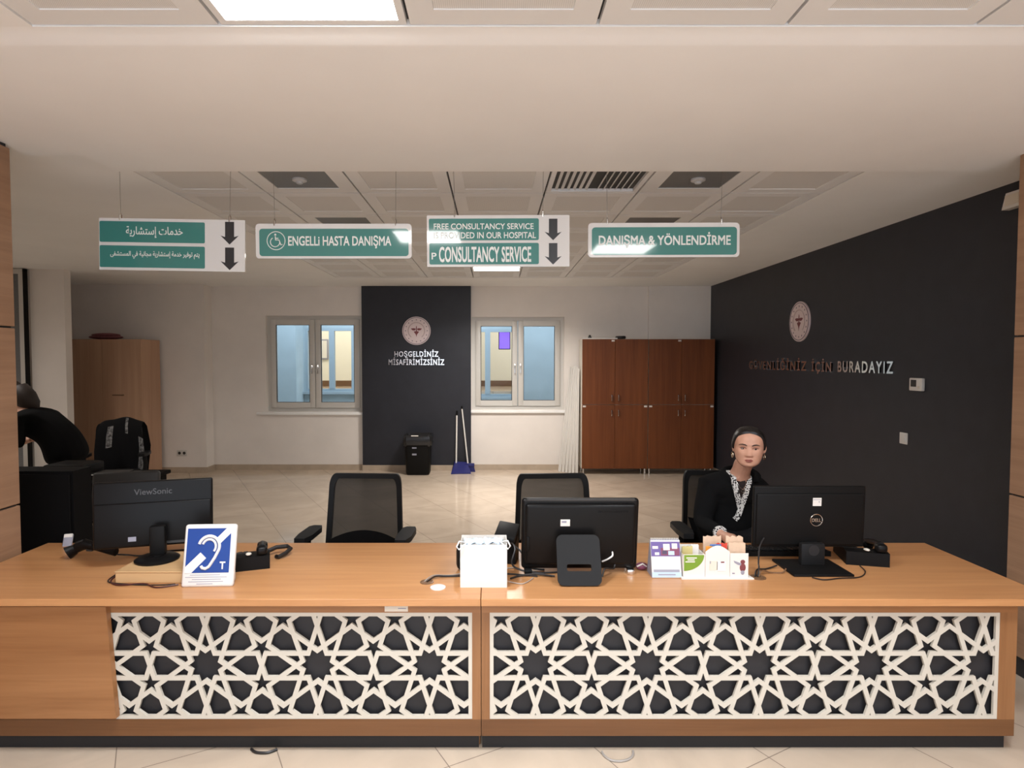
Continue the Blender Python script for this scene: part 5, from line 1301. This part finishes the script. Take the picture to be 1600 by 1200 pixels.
b = MB(); b.T = Matrix.Translation((0, 0, .020)) @ Matrix.Rotation(R(-4.9), 4, 'X')
for i in range(15):
    for j in range(5): b.rbox(-.208 + i * .0277, -.184 + i * .0277, -.056 + j * .0235, -.036 + j * .0235, 0, .008, .002, 1)
b.build('keys', 'charcoal', t)

# calendar
t = thing('desk_calendar', 'small tent desk calendar with violet picture left of the leaflet tray', 'calendar', (.795, 2.835, ZT), 0)
b = MB(); b.prism([(-.045, 0), (.05, 0), (.008, .165), (-.002, .165)], -.068, .068, 'yz'); b.build('stand', 'printgrey', t)
T_ = Matrix.Translation((0, -.0455, .002)) @ Matrix.Rotation(R(-14.6), 4, 'X')
b = MB(); b.T = T_; b.box(-.068, .068, -.002, 0, 0, .166); b.build('page', 'card', t)
b = MB(); b.T = T_; b.box(-.067, .067, -.0026, -.002, .094, .160, 0); b.box(-.022, .064, -.0031, -.0026, .098, .132, 1); b.box(-.010, .020, -.0036, -.0031, .122, .150, 2); b.box(.03, .055, -.0036, -.0031, .128, .152, 2); b.box(-.060, -.034, -.0031, -.0026, .128, .140, 2); b.box(-.05, -.03, -.0031, -.0026, .100, .112, 2); b.box(.012, .04, -.0036, -.0031, .100, .118, 3); b.box(-.016, .006, -.0036, -.0031, .104, .120, 4); b.build('picture', ['violet', 'plum', 'card', 'paleblue', 'navyprint'], t)
b = MB(); b.T = T_; b.box(-.067, .067, -.0026, -.002, .002, .024, 1); b.box(-.06, .06, -.0026, -.002, .024, .036, 0); b.box(-.04, .04, -.003, -.0026, .010, .016, 0); b.box(-.02, .02, -.003, -.0026, .058, .062, 2); b.build('footer', ['printgrey', 'paleblue', 'maskw'], t)
b = MB()
for k in range(17): b.tube([(-.062 + k * .0078, .003 + .006 * math.cos(R(a)), .167 + .006 * math.sin(R(a))) for a in range(0, 360, 60)], .0009, 5, closed=True)
b.build('spiral_binding', 'maskw', t)
b = MB(); b.ell((0, 0, .018), (.03, .02, .018), 14, 8, 0); b.tube([(-.025, -.012, .02), (0, -.02, .036), (.02, -.012, .02)], .004, 6, m=1); tag(b.build('hair_clip', ['plum', 'card'], loc=(.705, 2.90, ZT)), 'small red and white item left of the desk calendar', 'trinket')
# leaflet tray
t = thing('leaflet_tray', 'white cardboard leaflet tray with three printed pockets', 'tray', (1.012, 2.83, ZT))
b = MB(); b.prism([(-.155, -.062), (.175, -.062), (.155, .07), (-.15, .07)], 0, .006, 'xy'); b.build('tray_base', 'card', t)
xs = (-.145, -.045, .068, .153)
tops = [[(-.145, .146), (-.125, .135), (-.095, .118), (-.045, .100)], None, [(.068, .118), (.153, .118)]]
for k in range(3):
    a0, a1 = xs[k] + .0008, xs[k + 1] - .0008
    b = MB(); hh = (.112, .125, .118)[k]
    top = [(a0, hh)] + [(a0 + (a1 - a0) * i / 10, hh + (.028 * math.sin(PI * i / 10) if k == 1 else (-.022 * math.sin(PI * i / 10) * 0 if k else 0))) for i in range(1, 10)] + [(a1, hh)]
    b.prism([(a1, .006), (a0, .006)] + top, -.05, -.048, 'xz'); b.box(a0, a1, .05, .052, .006, .10 if k else .13); b.box(a0, a0 + .002, -.048, .05, .006, .108); b.box(a1 - .002, a1, -.048, .05, .006, .108)
    pk = b.build('pocket', 'card', t)
    b = MB()
    if k == 0:
        b.prism([(a0 + .002, .036)] + [(a0 + .002 + .092 * math.sin(R(q)), .110 - .074 * math.cos(R(q))) for q in range(8, 90, 8)] + [(a1 - .006, .110), (a0 + .002, .110)], -.0507, -.05, 'xz', 0)
        b.box(a0 + .012, a0 + .06, -.0513, -.0507, .094, .099, 1); b.box(a0 + .018, a0 + .05, -.0513, -.0507, .085, .090, 1); b.box(a0 + .008, a0 + .052, -.0513, -.0507, .076, .081, 1)
        b.build('print', ['green', 'card'], pk)
    elif k == 1:
        b.rbox(a0 + .018, a0 + .056, -.0515, -.05, .040, .084, .0006, 1, 0); b.rbox(a0 + .052, a0 + .092, -.0515, -.05, .036, .080, .0006, 1, 1); b.box(a0 + .07, a0 + .086, -.0522, -.0515, .074, .080, 2); b.box(a0 + .020, a0 + .024, -.0522, -.0515, .07, .082, 3); b.build('print', ['cream', 'maskw', 'crimson', 'printgrey'], pk)
    else:
        b.ell((a0 + .058, -.05, .052), (.014, .0012, .020), 14, 8, 0); b.ell((a0 + .058, -.05, .078), (.011, .0012, .010), 14, 8, 0); b.ell((a0 + .058, -.05, .030), (.009, .0012, .012), 14, 8, 1)
        b.prism([(a0 + .050, .072), (a0 + .028, .080), (a0 + .016, .084), (a0 + .020, .074), (a0 + .036, .064), (a0 + .050, .062)], -.0512, -.05, 'xz', 1); b.box(a0 + .010, a0 + .022, -.0508, -.05, .022, .028, 1); b.build('print', ['crimson', 'printgrey'], pk)
def leaflet(nm, label, cat, m, x, y, wd, z0, z1, tilt, rz, wavy=0):
    b = MB(); n = 8; top = [(wd * (i / n - .5), z1 - z0 + (wavy * math.sin(i * 2.1 + x * 40))) for i in range(n + 1)]
    b.prism([(wd / 2, 0), (-wd / 2, 0)] + top, 0, .004, 'xz'); o = b.build(nm, m, loc=(x, y, z0), rot=(R(tilt), 0, R(rz))); tag(o, label, cat, 'papers in the leaflet tray')
zb = ZT + .0065
leaflet('paper_slip', 'yellowish paper slip sticking out of the green-printed pocket', 'paper', 'yellow', 0.907, 2.845, .05, zb, ZT + .128, -3, 3, .002)
leaflet('paper_slip', 'white paper slip beside the yellow slip in the green pocket', 'paper', 'card', 0.945, 2.855, .035, zb, ZT + .134, -3, -3, .002)
leaflet('leaflet', 'orange leaflet at the left of the middle pocket', 'leaflet', 'orange', 0.992, 2.795, .036, zb, ZT + .145, 0, 0, .002)
leaflet('leaflet', 'blue leaflet in the middle of the middle pocket', 'leaflet', 'bluepaper', 1.022, 2.802, .05, zb, ZT + .152, 0, 0, .0)
leaflet('leaflet', 'red leaflet at the right of the middle pocket', 'leaflet', 'red', 1.052, 2.809, .05, zb, ZT + .155, 0, 0, .003)
leaflet('envelope', 'brown kraft envelope standing behind the coloured leaflets', 'envelope', 'kraft', 1.022, 2.840, .085, zb, ZT + .178, -3, 2, .003)
leaflet('envelope', 'front brown kraft envelope in the right pocket of the tray', 'envelope', 'kraft', 1.123, 2.805, .078, zb, ZT + .158, -2, 0, .002)
leaflet('envelope', 'back brown kraft envelope in the right pocket of the tray', 'envelope', 'kraft', 1.119, 2.825, .078, zb, ZT + .182, -2, -2, .005)
